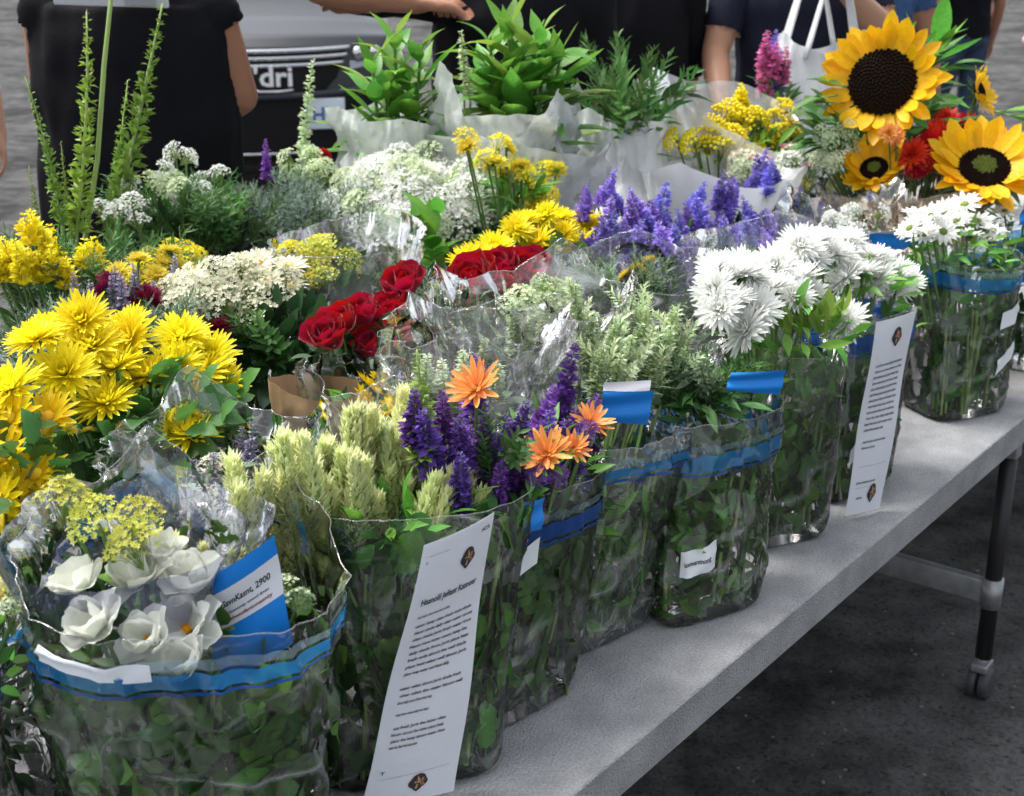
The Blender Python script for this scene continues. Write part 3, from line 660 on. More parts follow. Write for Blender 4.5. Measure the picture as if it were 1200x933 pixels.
sheet('info_sheet', 'narrow white printed sheet with small crest on the bag corner of white chrysanthemums', 'sheet',
      [(.825, .095, 1.035), (.905, .058, 1.045), (.80, .045, .706), (.73, .082, .706)], L7, [(.55, .10, .13, .050), (.62, .90, .13, .05)], bulge=.004)
sheet('info_sheet', 'blank white sheet on the last bag of the front row past the daisies', 'sheet', [(1.70, .085, .90), (1.80, .05, .90), (1.80, .05, .73), (1.70, .085, .73)], [], bulge=.003)
LC = [(.12, .33, .085, .74, 'GavnKasnt, 2900', INK), (.22, .41, .035, .60, 'Hosnonty wood linen', INK), (.10, .475, .045, .76, 'Hwashesofantonasnty', INKR)]
sheet('price_card', 'bright blue card with slanted white label standing in the bag of white lilies', 'card',
      [(-.524, .250, 1.043), (-.484, .200, 1.085), (-.478, .188, .955), (-.535, .258, .905)], LC, m=CARD, bulge=.003, stripes=[(.0, .17, 1., .52, mat('label_white', (.74, .74, .79), .5, .02, 0), 'white_label')], curl=-.02)
def bcard(label, cs, sw=0): return sheet('price_card', label, 'card', cs, [], m=CARD, bulge=.003, stripes=[(.0, -.30, .9, -.02, mat('label_white', (.74, .74, .79), .5, .02, 0), 'white_label')] if sw else ())
bcard('plain blue card with white top edge in the bag of green-white sprays', [(.142, .205, 1.074), (.188, .150, 1.074), (.182, .156, 1.022), (.140, .207, 1.030)], 1)
bcard('plain blue card tilted in the bag of green leaves', [(.345, .115, 1.066), (.396, .052, 1.070), (.392, .058, 1.030), (.339, .120, 1.040)], 0)
bcard('dark blue card low behind the dark blue zip of the orange flower bag', [(-.115, .150, 1.010), (-.085, .140, 1.010), (-.087, .140, .965), (-.117, .150, .97)])
bcard('small blue tag sticking up from the white daisy chrysanthemums', [(1.60, .105, 1.115), (1.63, .09, 1.12), (1.625, .095, 1.075), (1.595, .11, 1.07)])
# ================================================================== FLOWERS
UP = Vector((0, 0, 1))
class Bq:
    """a bouquet standing on the table at (a, b)"""
    def __init__(s, name, label, a, b, group=None, cat='bouquet', z=TZ):
        s.org = tw(a, b, z); s.ab = (a, b); s.t = thing(name, label, cat, s.org, group)
    def L(s, p): return (p if isinstance(p, Vector) else tw(*p)) - s.org
    def stem(s, p, r=.0026, k='g', spread=.03, z=.004, base=None):
        b = base if base is not None else Vector((rnd(-spread, spread), rnd(-spread, spread), z)); add_stem(s.t, b, s.L(p), r, k); return b
    def head(s, meshes, p, size, d=None, name='flower_head', stem=True, k='g', jit=.25, r=.0026, leaves=0, lset=None, lsize=.05, spread=.03, roll=None):
        q = s.L(p)
        d = (Vector(d) if d is not None else Vector((q.x * .9, q.y * .9, .28))) + rdir() * jit
        me = random.choice(meshes) if isinstance(meshes, list) else meshes
        o = link(name, me, s.t, frame(d, rnd(0, 6.28) if roll is None else roll, size, q))
        if stem:
            b = s.stem(q - d.normalized() * size * .12 + s.org, r, k, spread)
            for i in range(leaves):
                t = rnd(.45, .93); pp = b.lerp(q, t); a = rnd(0, 6.28); dd = Vector((math.cos(a), math.sin(a), rnd(-.1, .6)))
                add_leaf(s.t, lset, pp, dd, UP, lsize * rnd(.7, 1.2))
        return o
    def spike(s, meshes, tip, L, d=None, name='flower_spike', stem=True, k='g', fat=1., jit=.12):
        q = s.L(tip); d = (Vector(d) if d is not None else Vector((q.x * .8, q.y * .8, .5))).normalized() + rdir() * jit; d.normalize()
        f0 = q - d * L
        link(name, random.choice(meshes), s.t, frame(d, rnd(0, 6.28), (L * fat, L * fat, L), f0))
        if stem: s.stem(f0 + s.org, .0024, k)
    def leafball(s, c, rad, n, lset, size, name='leaf', flat=.8, inner=.55):
        c = s.L(c)
        for i in range(n):
            d = rdir(-.5, 1); p = c + Vector((d.x * rad[0], d.y * rad[1], d.z * rad[2])) * rnd(inner, 1.0)
            dd = Vector((d.x, d.y, d.z * .5 + .25)) + rdir() * .5
            add_leaf(s.t, lset, p - dd.normalized() * size * .4, dd, d + UP * .7, size * rnd(.65, 1.25), name)
    def mass(s, c, rad, n, lset, size, name='foliage'):
        c = s.L(c)
        def fn(i):
            d = rdir(-1, 1); q = rnd(.1, 1) ** .5; return c + Vector((d.x * rad[0] * q, d.y * rad[1] * q, d.z * rad[2] * q)), d + UP * .4 + rdir() * .4, UP + rdir() * .5
        o = link(name, foliage_mass(name, lset, n, fn, size), s.t); o['kind'] = 'stuff'
    def sprigs(s, meshes, c, rad, n, size, name='sprig', zup=.9, stem=False):
        c = s.L(c)
        for i in range(n):
            a = rnd(0, 6.28); r = math.sqrt(rnd(0, 1)); p = c + Vector((rad[0] * r * math.cos(a), rad[1] * r * math.sin(a), rad[2] * rnd(-1, 1) * (1 - r * .5)))
            d = Vector((math.cos(a) * r * .8, math.sin(a) * r * .8, zup)) + rdir() * .3; l = size * rnd(.75, 1.2)
            link(name, random.choice(meshes), s.t, frame(d, rnd(0, 6.28), l, p - d.normalized() * l * .6))
    def wrap(s, top, z0, H, r0, r1, rim, m, name='wrap', seed=0, amp=1., n=2.2, prof=None, asp=1., rot=0., nu=110, nv=40, base=None):
        lo = Loft(base or s.ab, top, z0, H, r0 * 2, r0 * 2 * asp, r1 * 2, r1 * 2 * asp, rot, n, n, rim, amp, seed, prof)
        o = link(name, lo.grid(s.org, nu=nu, nv=nv, name=name, m=m), s.t)
        if m is CELLO: rim_tube(lo, s.org, s.t, .0007)
        return lo
def in_bag(key, b, n, lset, size, tmax=.9, tmin=.03, mass=260, mset=None, stems=9, msize=.04, dens=1.0):
    """leaves pressed against the film and a dark tangle inside"""
    lo = BAGS[key][0]; kind = [k for k in LS['g'] for c_ in LS.values() if c_[k] is lset][0]; lset = lset + LS['g'][kind] + LS['l'][kind]
    for i in range(n):
        th = rnd(0, 6.283) if i % 4 == 0 else rnd(R(-195), R(15)) - lo.rot * .3 - .2; t = tmin + (tmax - tmin) * math.sqrt(rnd(0, 1)) if rnd(0, 1) < .6 else rnd(tmin, tmax)
        p = lo.pos(th, t, -.010 - .022 * rnd(0, 1) ** 2); p2 = lo.pos(th, t, .05); out = (p2 - p).normalized()
        d = Vector((-out.y, out.x, 0)) * rnd(-1, 1) + UP * rnd(-.5, 1) - out * .06; sz = size * rnd(.6, 1.2)
        add_leaf(b.t, lset, b.L(p) - d.normalized() * sz * .5, d, out + rdir() * .35, sz)
    def fn(i):
        th = rnd(0, 6.283); t = rnd(tmin, tmax); p = lo.pos(th, t, -.02); c = tw(lo.base[0] + (lo.top[0] - lo.base[0]) * t, lo.base[1] + (lo.top[1] - lo.base[1]) * t, p.z)
        p = c.lerp(p, math.sqrt(rnd(0, 1)) * .93); return b.L(p), rdir(-.3, 1), rdir()
    o = link('foliage', foliage_mass('foliage', mset or LS['g']['ov'], mass, fn, msize), b.t); o['kind'] = 'stuff'
    for i in range(stems):
        th = rnd(R(-170), R(-10)); p0 = lo.pos(th, .02, -.02 - rnd(0, .02)); p1 = lo.pos(th + rnd(-.3, .3), rnd(.5, .9), -.03)
        add_stem(b.t, b.L(p0), b.L(p1), rnd(.002, .0035), random.choice('gy'))

# --------- B0: near end, pale green sprays
b = Bq('spray_bouquet', 'pale green and white spray bouquet in the bag beside the white lilies', -.80, .47, 'bouquets inside the clear bags')
in_bag('b0', b, 110, LS['l']['ov'], .035, mass=160)
for i in range(22):
    a = rnd(0, 6.28); r = .13 * math.sqrt(rnd(0, 1)); p = (-.77 + r * math.cos(a), .46 + r * math.sin(a), 1.05 - r * r * 3)
    b.head(UMB_G if i % 3 else UMB_YG, p, .05, leaves=1, lset=LS['l']['ov'], lsize=.03)
b.leafball((-.76, .46, .98), (.13, .12, .07), 50, LS['l']['ov'], .03)

# --------- B1: white lilies, umbels, netting
b = Bq('lily_bouquet', 'mixed bouquet of white lilies with yellow centres and green umbels in wide bag', -.545, .295, 'bouquets inside the clear bags')
in_bag('b1', b, 215, LS['g']['ov'], .058, .80, mass=420, stems=12, msize=.05)
def lily(p, size, d, core=True):
    h = b.head(MB_LILY, p, size * .22, d, 'lily_head', True, 'g', .05)
    for ring, (n, el) in enumerate(((5, 40), (5, 10))):
        for k in range(n):
            link('petal', random.choice(PET_WHT), h, rz(k * 6.283 / n + ring * .5 + rnd(-.15, .15)) @ tr(0, .25, 0) @ rx(R(el + rnd(-8, 8))) @ Matrix.Diagonal((2.3, 2.5, 2.3, 1)))
mb = MB()
for k in range(24): v, f = petal(.9, .22, None, 2, .4, .4); mb.add(v, f, rz(k * 2.4) @ rx(R(40 + k * 1.8)))
MB_LILY = mb.mesh('lily_centre', DISCY)
for p, s_, d in [((-.652, .272, 1.030), .066, (-.5, -.5, .8)), ((-.618, .238, 1.010), .062, (-.4, -.6, .7)), ((-.570, .240, .998), .072, (-.3, -.5, .9)), ((-.535, .270, 1.028), .070, (-.2, -.4, 1)), ((-.575, .31, 1.035), .068, (-.3, -.2, 1)), ((-.63, .33, 1.045), .06, (-.4, 0, 1)), ((-.53, .33, 1.04), .06, (-.2, 0, 1)), ((-.60, .205, .985), .055, (-.4, -.5, .8))]: lily(p, s_, d)
for p in [(-.605, .335, 1.112), (-.585, .305, 1.082), (-.560, .325, 1.078), (-.615, .365, 1.13), (-.545, .345, 1.09)]: b.head(UMB_YG, p, .062, leaves=1, lset=LS['l']['ov'], lsize=.035, jit=.15)
for p in [(-.48, .32, 1.045), (-.47, .29, 1.04), (-.455, .30, 1.03), (-.50, .34, 1.06), (-.43, .27, 1.02), (-.44, .31, 1.03)]: b.spike(PLUME_M, p, .07, (0, -.1, 1))
for p in [(-.45, .245, .985), (-.43, .25, .99), (-.43, .225, .98), (-.60, .235, .97)]: b.head(UMB_G, p, .04)
b.leafball((-.54, .30, .965), (.11, .10, .04), 60, LS['g']['ov'], .036)
b.wrap((-.56, .35), 1.0, .075, .10, .125, lambda th: gpeak(th, 100, 30, .025), film('netting', tint=(.62, .63, .74), haze=.14, hazecol=(.16, .17, .30), scale=60), 'netting', 31, .8, base=(-.56, .35), nu=70, nv=20)
b.wrap((-.49, .33), .99, .085, .05, .085, lambda th: gpeak(th, 60, 40, .03) + gpeak(th, 200, 40, .02), FILMH, 'inner_film', 32, 1.3, base=(-.49, .325), nu=70, nv=16)

# --------- B2: plumes
PLUME = [(-.464, .309, 1.149), (-.403, .309, 1.148), (-.366, .306, 1.145), (-.328, .298, 1.135), (-.282, .295, 1.131), (-.257, .284, 1.117), (-.23, .275, 1.106), (-.22, .257, 1.084), (-.203, .243, 1.066), (-.178, .226, 1.045), (-.181, .199, 1.011), (-.465, .289, 1.124), (-.435, .289, 1.124), (-.365, .288, 1.123), (-.317, .282, 1.115), (-.289, .268, 1.098), (-.266, .256, 1.083), (-.353, .268, 1.098), (-.411, .288, 1.122), (-.246, .241, 1.064), (-.23, .222, 1.041), (-.322, .258, 1.085), (-.399, .275, 1.106), (-.294, .244, 1.068)]
b = Bq('plume_bouquet', 'bunch of pale green feathery plumes above the tall printed sheet', -.275, .215, 'bouquets inside the clear bags')
in_bag('b2', b, 190, LS['g']['lo'], .062, .9, mass=360, stems=10, msize=.05)
for p in PLUME:
    # pull the plumes inside the mouth of the bag
    q = (p[0] + .055, p[1] + .035, p[2] - .027)
    fan = (q[0] + .26) * .55
    b.spike(PLUME_M, q, rnd(.135, .165), (fan * TX - .12 * NX, fan * TY - .12 * NY, 1), fat=rnd(.85, 1.05), k='y', jit=.10)
for i in range(18): b.spike(PLUME_M, (rnd(-.36, -.12), rnd(.27, .33), rnd(1.08, 1.14)), rnd(.12, .15), (0, 0, 1), k='y', jit=.15, fat=.95)
for p in [(-.155, .19, 1.035), (-.135, .215, 1.05), (-.12, .20, 1.02), (-.165, .215, 1.06), (-.145, .24, 1.075), (-.19, .205, 1.045), (-.20, .225, 1.065)]: b.spike(PLUME_M, p, .14, (.30 * TX - .1 * NX, .30 * TY - .1 * NY, .9), k='y', fat=.95)
b.leafball((-.22, .25, 1.0), (.10, .09, .04), 45, LS['l']['la'], .06)

# --------- B3: orange and violet
ORANGE = [(-.115, .225, 1.144), (-.061, .155, 1.056), (.049, .162, 1.065), (-.008, .15, 1.049)]
SALV = [(.118, .236, 1.145), (-.076, .258, 1.173), (-.207, .249, 1.162), (-.158, .24, 1.15), (.107, .187, 1.083), (-.157, .208, 1.11), (-.114, .195, 1.094), (-.029, .206, 1.108), (.034, .21, 1.113), (.014, .182, 1.077), (-.074, .199, 1.099), (-.083, .158, 1.048), (-.185, .192, 1.089), (-.2, .232, 1.14), (-.008, .194, 1.092), (.061, .18, 1.076), (-.127, .172, 1.065), (-.112, .21, 1.113), (-.169, .218, 1.122)]
b = Bq('salvia_bouquet', 'violet salvia bouquet with four orange daisy flowers above the dark blue zip', -.10, .215, 'bouquets inside the clear bags')
in_bag('b3', b, 210, LS['g']['lo'], .05, .78, mass=320)
for i, p in enumerate(ORANGE):
    sz = (.082, .078, .062, .05)[i]; d = [(-.35, -.5, .75), (-.25, -.55, .8), (.35, -.4, .8), (.1, -.6, .7)][i]
    h = b.head(DISC_O, p, sz * .22, d, 'orange_flower_head', jit=.05)
    for ring, (n, L, el) in enumerate(((15, 2.1, 12), (13, 1.8, 30), (8, 1.2, 52))):
        for k in range(n): link('petal', random.choice(PET_ORG), h, rz(6.283 * k / n + ring * .2 + rnd(-.1, .1)) @ tr(0, .35 - .1 * ring, 0) @ rx(R(el + rnd(-9, 9))) @ Matrix.Diagonal((L, L * rnd(.85, 1.1), L, 1)))
for i, p in enumerate(SALV):
    L = .085 if i > 4 else (.13, .09, .085, .075, .085)[i]
    dx = (p[0] + .05) * .9
    b.spike(SALV_M, p, L * rnd(1.0, 1.2), (dx * TX - .12 * NX, dx * TY - .12 * NY, .55), fat=1.25 if i else .95)
for i in range(30): b.spike(SALV_M, (rnd(-.17, .08), rnd(.17, .28), rnd(1.02, 1.10)), rnd(.06, .09), fat=1.25)
for c in [(-.085, .150, 1.035), (.03, .155, 1.06), (-.06, .14, 1.03)]: b.head(UMB_P, c, .035, (-.2, -.5, .7))
b.leafball((-.03, .215, 1.02), (.11, .09, .06), 60, LS['l']['la'], .05)
b.sprigs(SPR_G, (-.11, .20, 1.08), (.06, .03, .03), 5, .09)
b.spike(SNAP_M, (-.185, .262, 1.205), .14, (-.05, 0, 1), 'bud_spike', fat=2.2)

# --------- B4 and the cellophane bouquet behind it
GS4 = [(.255, .263, 1.128), (.341, .258, 1.122), (.265, .238, 1.098), (.351, .232, 1.091), (.203, .258, 1.122), (.225, .227, 1.084), (.299, .214, 1.067), (.368, .211, 1.064), (.206, .275, 1.144), (.387, .252, 1.115), (.329, .274, 1.142), (.2, .24, 1.1), (.309, .244, 1.105), (.211, .301, 1.177), (.393, .23, 1.087)]
b = Bq('spray_bouquet', 'green-white feathery spray bouquet behind the blue card with white edge', .125, .235, 'bouquets inside the clear bags')
in_bag('b4', b, 190, LS['g']['la'], .07, .82, mass=320)
for p in GS4:
    b.sprigs(SPRW, p, (.02, .02, .01), 2, .085, 'flower_sprig')
    b.spike(SNAPW_M, (p[0], p[1], p[2] + .02), .085, fat=2.6, k='y')
b.leafball((.26, .25, 1.03), (.10, .09, .05), 50, LS['u']['la'], .05)
GS4b = [(.26, .39, 1.138), (.203, .38, 1.126), (.286, .377, 1.121), (.184, .397, 1.147), (.294, .399, 1.149), (.216, .406, 1.158), (.317, .391, 1.139), (.272, .407, 1.159)]
b = Bq('spray_bouquet', 'white-green spray bouquet in a tall pointed cellophane sleeve before the red roses', .20, .41, 'bouquets in cellophane sleeves')
for p in GS4b:
    b.head(UMB_G, p, .055, jit=.3, leaves=2, lset=LS['u']['la'], lsize=.05); b.spike(SNAPW_M, (p[0] + rnd(-.02, .02), p[1], p[2] + .02), .09, fat=2.4, k='y')
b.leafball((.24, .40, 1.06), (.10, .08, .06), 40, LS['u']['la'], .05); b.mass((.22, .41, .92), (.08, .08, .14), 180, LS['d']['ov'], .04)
b.wrap((.245, .40), TZ + .02, .44, .05, .145, lambda th: gpeak(th, -60, 30, .05) + gpeak(th, 20, 30, .06) + gpeak(th, 120, 35, .05) + gpeak(th, 200, 30, .045), CELLO, 'cellophane_sleeve', 21, 1.6, nu=140, nv=60)

# more cellophane sleeves standing between the front bags and the second row
b = Bq('rolled_bouquet', 'bunch of pale buds in a crumpled cellophane sleeve beside the crimson roses', .06, .385, 'bouquets in cellophane sleeves')
for i in range(9): b.spike(SNAPW_M, (.05 + rnd(-.07, .07), .385 + rnd(-.05, .05), rnd(1.07, 1.13)), .085, fat=2.4, k='y')
b.leafball((.06, .385, 1.03), (.08, .07, .05), 30, LS['u']['ov'], .045); b.mass((.06, .385, .9), (.06, .06, .14), 120, LS['d']['ov'], .04)
b.wrap((.065, .375), TZ + .02, .43, .045, .115, lambda th: gpeak(th, -150, 30, .05) + gpeak(th, -30, 28, .045) + gpeak(th, 90, 30, .04), CELLO, 'cellophane_sleeve', 22, 1.8, nu=130, nv=56)
b = Bq('yellow_bunch', 'small yellow flowers in kraft paper and cellophane beside the crimson roses', -.06, .55, 'bouquets in cellophane sleeves')
for p in [(-.02, .50, 1.065), (.01, .50, 1.06), (-.05, .48, 1.055), (.03, .47, 1.045), (-.02, .46, 1.04)]: b.head(MUM_YO, p, .05, jit=.3)
b.leafball((-.02, .49, 1.02), (.07, .05, .04), 40, LS['l']['la'], .05); b.mass((-.04, .52, .9), (.07, .07, .12), 140, LS['d']['ov'], .04)
b.wrap((-.055, .565), TZ + .02, .335, .05, .062, lambda th: gbump(th, 150, 60, .02), KRAFT, 'kraft_wrap', 23, .7, nu=80, nv=24)
b.wrap((-.02, .49), TZ + .025, .36, .05, .10, lambda th: gpeak(th, -120, 30, .03) + gpeak(th, 0, 30, .05) + gpeak(th, 160, 30, .04), CELLO, 'cellophane_sleeve', 24, 1.8, base=(-.03, .50), nu=130, nv=56)
b = Bq('purple_bouquet', 'dark purple bunch inside a pointed cellophane sleeve behind the lily bag', -.36, .47, 'bouquets in cellophane sleeves')
for i in range(9): b.spike(LAV_M, (-.31 + rnd(-.08, .09), .47 + rnd(-.05, .05), rnd(1.03, 1.09)), .09, fat=1.4)
for i in range(4): b.head(UMB_C, (-.37 + rnd(-.05, .05), .46 + rnd(-.03, .03), 1.02 + rnd(-.02, .03)), .05)
b.leafball((-.34, .47, 1.0), (.10, .07, .05), 40, LS['u']['la'], .05); b.mass((-.35, .47, .88), (.08, .07, .14), 140, LS['d']['ov'], .04)
b.wrap((-.335, .465), TZ + .02, .36, .05, .13, lambda th: gpeak(th, -170, 26, .08) + gpeak(th, -40, 26, .055) + gpeak(th, 60, 30, .06), CELLO, 'cellophane_sleeve', 25, 1.8, nu=130, nv=56)

# --------- B5: leaves only
b = Bq('leafy_bouquet', 'bunch of soft green leaves with the tilted blue card', .30, .135, 'bouquets inside the clear bags')
in_bag('b5', b, 215, LS['l']['po'], .044, .80, mass=320, mset=LS['g']['ov'])
b.sprigs(SPR_F, (.38, .19, 1.02), (.08, .06, .03), 16, .10); b.leafball((.39, .18, 1.0), (.09, .07, .06), 60, LS['g']['la'], .055)
b.sprigs(SPR_D, (.40, .19, 1.03), (.08, .06, .03), 8, .09)

# --------- B6, B7, B8, B9: white chrysanthemums
def whites(key, label, base, pts, size, ms, nl, shape, lkey, extra):
    b = Bq('chrysanthemum_bouquet', label, *base, 'bouquets inside the clear bags')
    in_bag(key, b, nl, LS[lkey][shape], .045, .93, mass=320)
    for p in pts:
        b.head(ms, p, size * rnd(.88, 1.15), (-.25, -.3, .8), jit=.45, leaves=2, lset=LS['l']['la'], lsize=.05)
    b.leafball(extra, (.13, .10, .05), 60, LS['l']['la'], .055); return b
WM6 = [(.451, .209, 1.155), (.53, .207, 1.162), (.579, .174, 1.135), (.698, .185, 1.125), (.435, .19, 1.13), (.475, .191, 1.138), (.631, .161, 1.116), (.743, .117, 1.053), (.476, .165, 1.09), (.569, .203, 1.152), (.646, .205, 1.155), (.70, .171, 1.102), (.495, .232, 1.173), (.521, .17, 1.115), (.60, .24, 1.16), (.66, .25, 1.14), (.55, .26, 1.16)]
b = whites('b6', 'domed white chrysanthemums over bright green leaves above the plain leafy bag', (.60, .165), WM6, .082, MUM_W, 165, 'ov', 'g', (.62, .17, 1.065))
for i in range(40): add_leaf(b.t, LS['y']['la'], b.L((.66 + rnd(-.06, .07), .135 + rnd(-.03, .03), 1.055 + rnd(-.02, .02))), Vector((rnd(-.5, .5), rnd(-.6, .2), 1)), rdir(), .06)
WM7 = [(.787, .229, 1.16), (.842, .22, 1.157), (.946, .211, 1.144), (1.006, .183, 1.105), (1.048, .155, 1.065), (1.098, .149, 1.041), (.933, .174, 1.092), (.876, .201, 1.131), (1.033, .144, 1.045), (.803, .213, 1.137), (.979, .165, 1.075), (.864, .176, 1.095), (.90, .25, 1.15), (.98, .24, 1.13), (1.04, .21, 1.09)]
whites('b7', 'shaggy white chrysanthemums in the bag with the narrow printed sheet', (.87, .165), WM7, .08, MUM_W, 150, 'lo', 'g', (.95, .18, 1.05))
WM8 = [(1.281, .211, 1.115), (1.349, .214, 1.119), (1.45, .195, 1.092), (1.562, .186, 1.075), (1.606, .165, 1.05), (1.549, .214, 1.11), (1.25, .215, 1.11), (1.563, .157, 1.039), (1.367, .19, 1.086), (1.477, .174, 1.063), (1.298, .202, 1.09), (1.42, .24, 1.11), (1.50, .24, 1.10), (1.36, .25, 1.12)]
b = whites('b8', 'white daisy chrysanthemums with pale green centres in the bag holding one stalk bundle', (1.405, .145), WM8, .068, MUM_W2, 170, 'ov', 'g', (1.45, .18, 1.04))
lo8 = BAGS['b8'][0]
for i in range(16): add_stem(b.t, b.L(lo8.pos(R(-108 + rnd(-6, 6)), .03, -.008)), b.L(lo8.pos(R(-104 + rnd(-12, 12)), rnd(.5, .75), -.012)), .0034, 'y')
b = whites('b9', 'leafy white-flowered bunch in the bag with the blank white sheet', (1.84, .14), [(1.80, .16, 1.05), (1.86, .15, 1.04), (1.92, .18, 1.05), (1.78, .2, 1.06)], .06, MUM_W2, 60, 'ov', 'g', (1.87, .16, 1.02))
# stickers on the bag fronts (angle round the bag, height share)
SCR = lambda: [(.12, .45, .22, .7, 'lomantnont:', INK), (.2, .78, .16, .5, 'caront sebat', INK)]
sticker('b3', -132, .36, 9, .05, .0, text=[(.15, .5, .2, .45, 'thes', INK), (.15, .78, .2, .4, 'oola', INK)])
sticker('b3', -118, .74, 11, .055, .06)
sticker('b5', -118, .34, 15, .065, .02, text=[(.12, .58, .26, .68, 'lomantnont', INK)])
sticker('b8', -55, .66, 20, .06, .05); sticker('b8', -60, .38, 13, .05, .12)
sticker('b7', -120, .30, 6, .05, .1); sticker('b0', -60, .62, 9, .1, .0, m=PAPER)
sticker('b1', -120, .905, 20, .028, -.02, m=mat('white_tape', (.78, .82, .88), .3, .02, 0, .1), name='white_tape')

# ================================================================== SECOND ROW AND BEHIND
YMUM = [(-.328, .724, 1.194), (-.279, .695, 1.161), (-.405, .718, 1.186), (-.199, .683, 1.148), (-.392, .681, 1.145), (-.32, .673, 1.136), (-.234, .658, 1.12), (-.283, .656, 1.118), (-.203, .643, 1.103), (-.185, .625, 1.083), (-.248, .617, 1.074), (-.47, .681, 1.146), (-.337, .699, 1.165), (-.174, .658, 1.12), (-.36, .645, 1.105), (-.25, .74, 1.16), (-.35, .77, 1.17), (-.28, .58, 1.05)]
b = Bq('chrysanthemum_bouquet', 'large bright yellow chrysanthemum bouquet rising behind the cellophane peaks', -.28, .70)
for p in YMUM: b.head(MUM_Y, p, rnd(.084, .098), (-.2, -.35, .75), jit=.35, leaves=2, lset=LS['g']['lo'], lsize=.055)
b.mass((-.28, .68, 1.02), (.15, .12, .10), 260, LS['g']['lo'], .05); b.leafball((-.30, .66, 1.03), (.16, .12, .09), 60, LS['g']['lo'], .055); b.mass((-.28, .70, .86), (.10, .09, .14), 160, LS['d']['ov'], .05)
for p in [(-.42, .64, 1.085), (-.40, .63, 1.08), (-.36, .615, 1.075)]: b.head(MUM_L, p, .022)
b = Bq('chrysanthemum_bouquet', 'golden yellow daisy chrysanthemums with darker centres beside the large yellow bouquet', -.50, .66)
for p in [(-.446, .646, 1.107), (-.496, .649, 1.12), (-.528, .619, 1.087), (-.50, .60, 1.06), (-.54, .65, 1.10), (-.56, .59, 1.05), (-.52, .56, 1.03), (-.55, .70, 1.14), (-.58, .64, 1.06)]: b.head(MUM_YO, p, .082, (-.35, -.5, .65), jit=.25, leaves=2, lset=LS['g']['lo'], lsize=.05)
for p in [(-.52, .66, 1.13), (-.49, .60, 1.05), (-.53, .585, 1.02)]: b.head(MUM_Y, p, .07, (-.3, -.5, .6))
b.leafball((-.51, .63, 1.04), (.09, .09, .09), 50, LS['g']['lo'], .05); b.mass((-.50, .66, .88), (.08, .08, .16), 180, LS['d']['ov'], .05)
b = Bq('marigold_bunch', 'small orange flowers in a blue-rimmed bag beside the lily bag', -.66, .52)
for i in range(7): b.head(MUM_YO, (-.65 + rnd(-.06, .06), .52 + rnd(-.05, .05), .98 + rnd(-.02, .02)), .05)
b.mass((-.66, .52, .86), (.06, .06, .12), 120, LS['d']['ov'], .04)
b.wrap((-.65, .52), TZ + .004, .28, .07, .09, None, FILM, 'bag_film', 41, 1.2, nu=70, nv=30); b.wrap((-.65, .52), TZ + .26, .014, .088, .0925, None, ZIP, 'zip_strip', 41, 1.2, base=(-.65, .52), nu=70, nv=3)

# --- roses
def rose(b, p, size, d):
    h = b.head(BUD_R, p, size * .55, d, 'rose_head', jit=.2, leaves=1, lset=LS['g']['ov'], lsize=.05)
    for ring, (n, el, s_) in enumerate(((4, 74, .80), (5, 58, .95), (6, 36, 1.0))):
        for k in range(n): link('petal', random.choice(PET_RED), h, rz(6.283 * k / n + ring * .6 + rnd(-.2, .2)) @ tr(0, .10 + .07 * ring, -.12) @ rx(R(el + rnd(-9, 9))) @ Matrix.Diagonal((s_, s_, s_, 1)))
ROSE1 = [(.215, .631, 1.135), (.091, .614, 1.115), (.122, .589, 1.088), (.043, .612, 1.113), (.137, .575, 1.072), (.08, .579, 1.077), (.193, .575, 1.072), (.007, .604, 1.105), (.175, .625, 1.105)]
ROSE2 = [(.349, .596, 1.12), (.472, .587, 1.109), (.389, .577, 1.096), (.282, .578, 1.098), (.496, .563, 1.079), (.43, .61, 1.12)]
b = Bq('rose_bouquet', 'crimson rose bouquet low beside the dusty green sprigs and dark leaves', .10, .62, 'crimson rose bouquets')
for i, p in enumerate(ROSE1): rose(b, p, .074 if i else .08, (-.25, -.35, .8))
b.leafball((.10, .61, 1.05), (.12, .09, .06), 55, LS['d']['ov'], .055); b.mass((.10, .62, .90), (.11, .09, .16), 240, LS['d']['ov'], .05)
b = Bq('rose_bouquet', 'crimson rose bouquet with two wide open blooms before the yellow chrysanthemums', .40, .60, 'crimson rose bouquets')
for i, p in enumerate(ROSE2): rose(b, p, (.098, .10, .08, .07, .065, .08)[i], (-.1, -.4, .8))
b.leafball((.40, .59, 1.05), (.13, .09, .06), 60, LS['d']['ov'], .055); b.mass((.40, .60, .90), (.11, .09, .16), 240, LS['d']['ov'], .05)
b = Bq('sprig_bunch', 'dusty grey-green sprigs between the two rose bouquets', .25, .60)
b.sprigs(SPR_D, (.24, .61, 1.08), (.07, .05, .03), 22, .11); b.sprigs(SPR_G, (.17, .56, 1.06), (.04, .03, .02), 6, .10); b.sprigs(SPR_B, (.29, .63, 1.11), (.05, .05, .02), 8, .10)
for i in range(14): b.stem(tw(.25 + rnd(-.05, .05), .61 + rnd(-.04, .04), 1.03), .003)
b.spike(SNAP_M, (.105, .545, 1.11), .15, (-.02, -.1, 1), 'bud_spike', fat=2.2)
b.leafball((.52, .52, 1.03), (.10, .07, .06), 30, LS['u']['la'], .05)

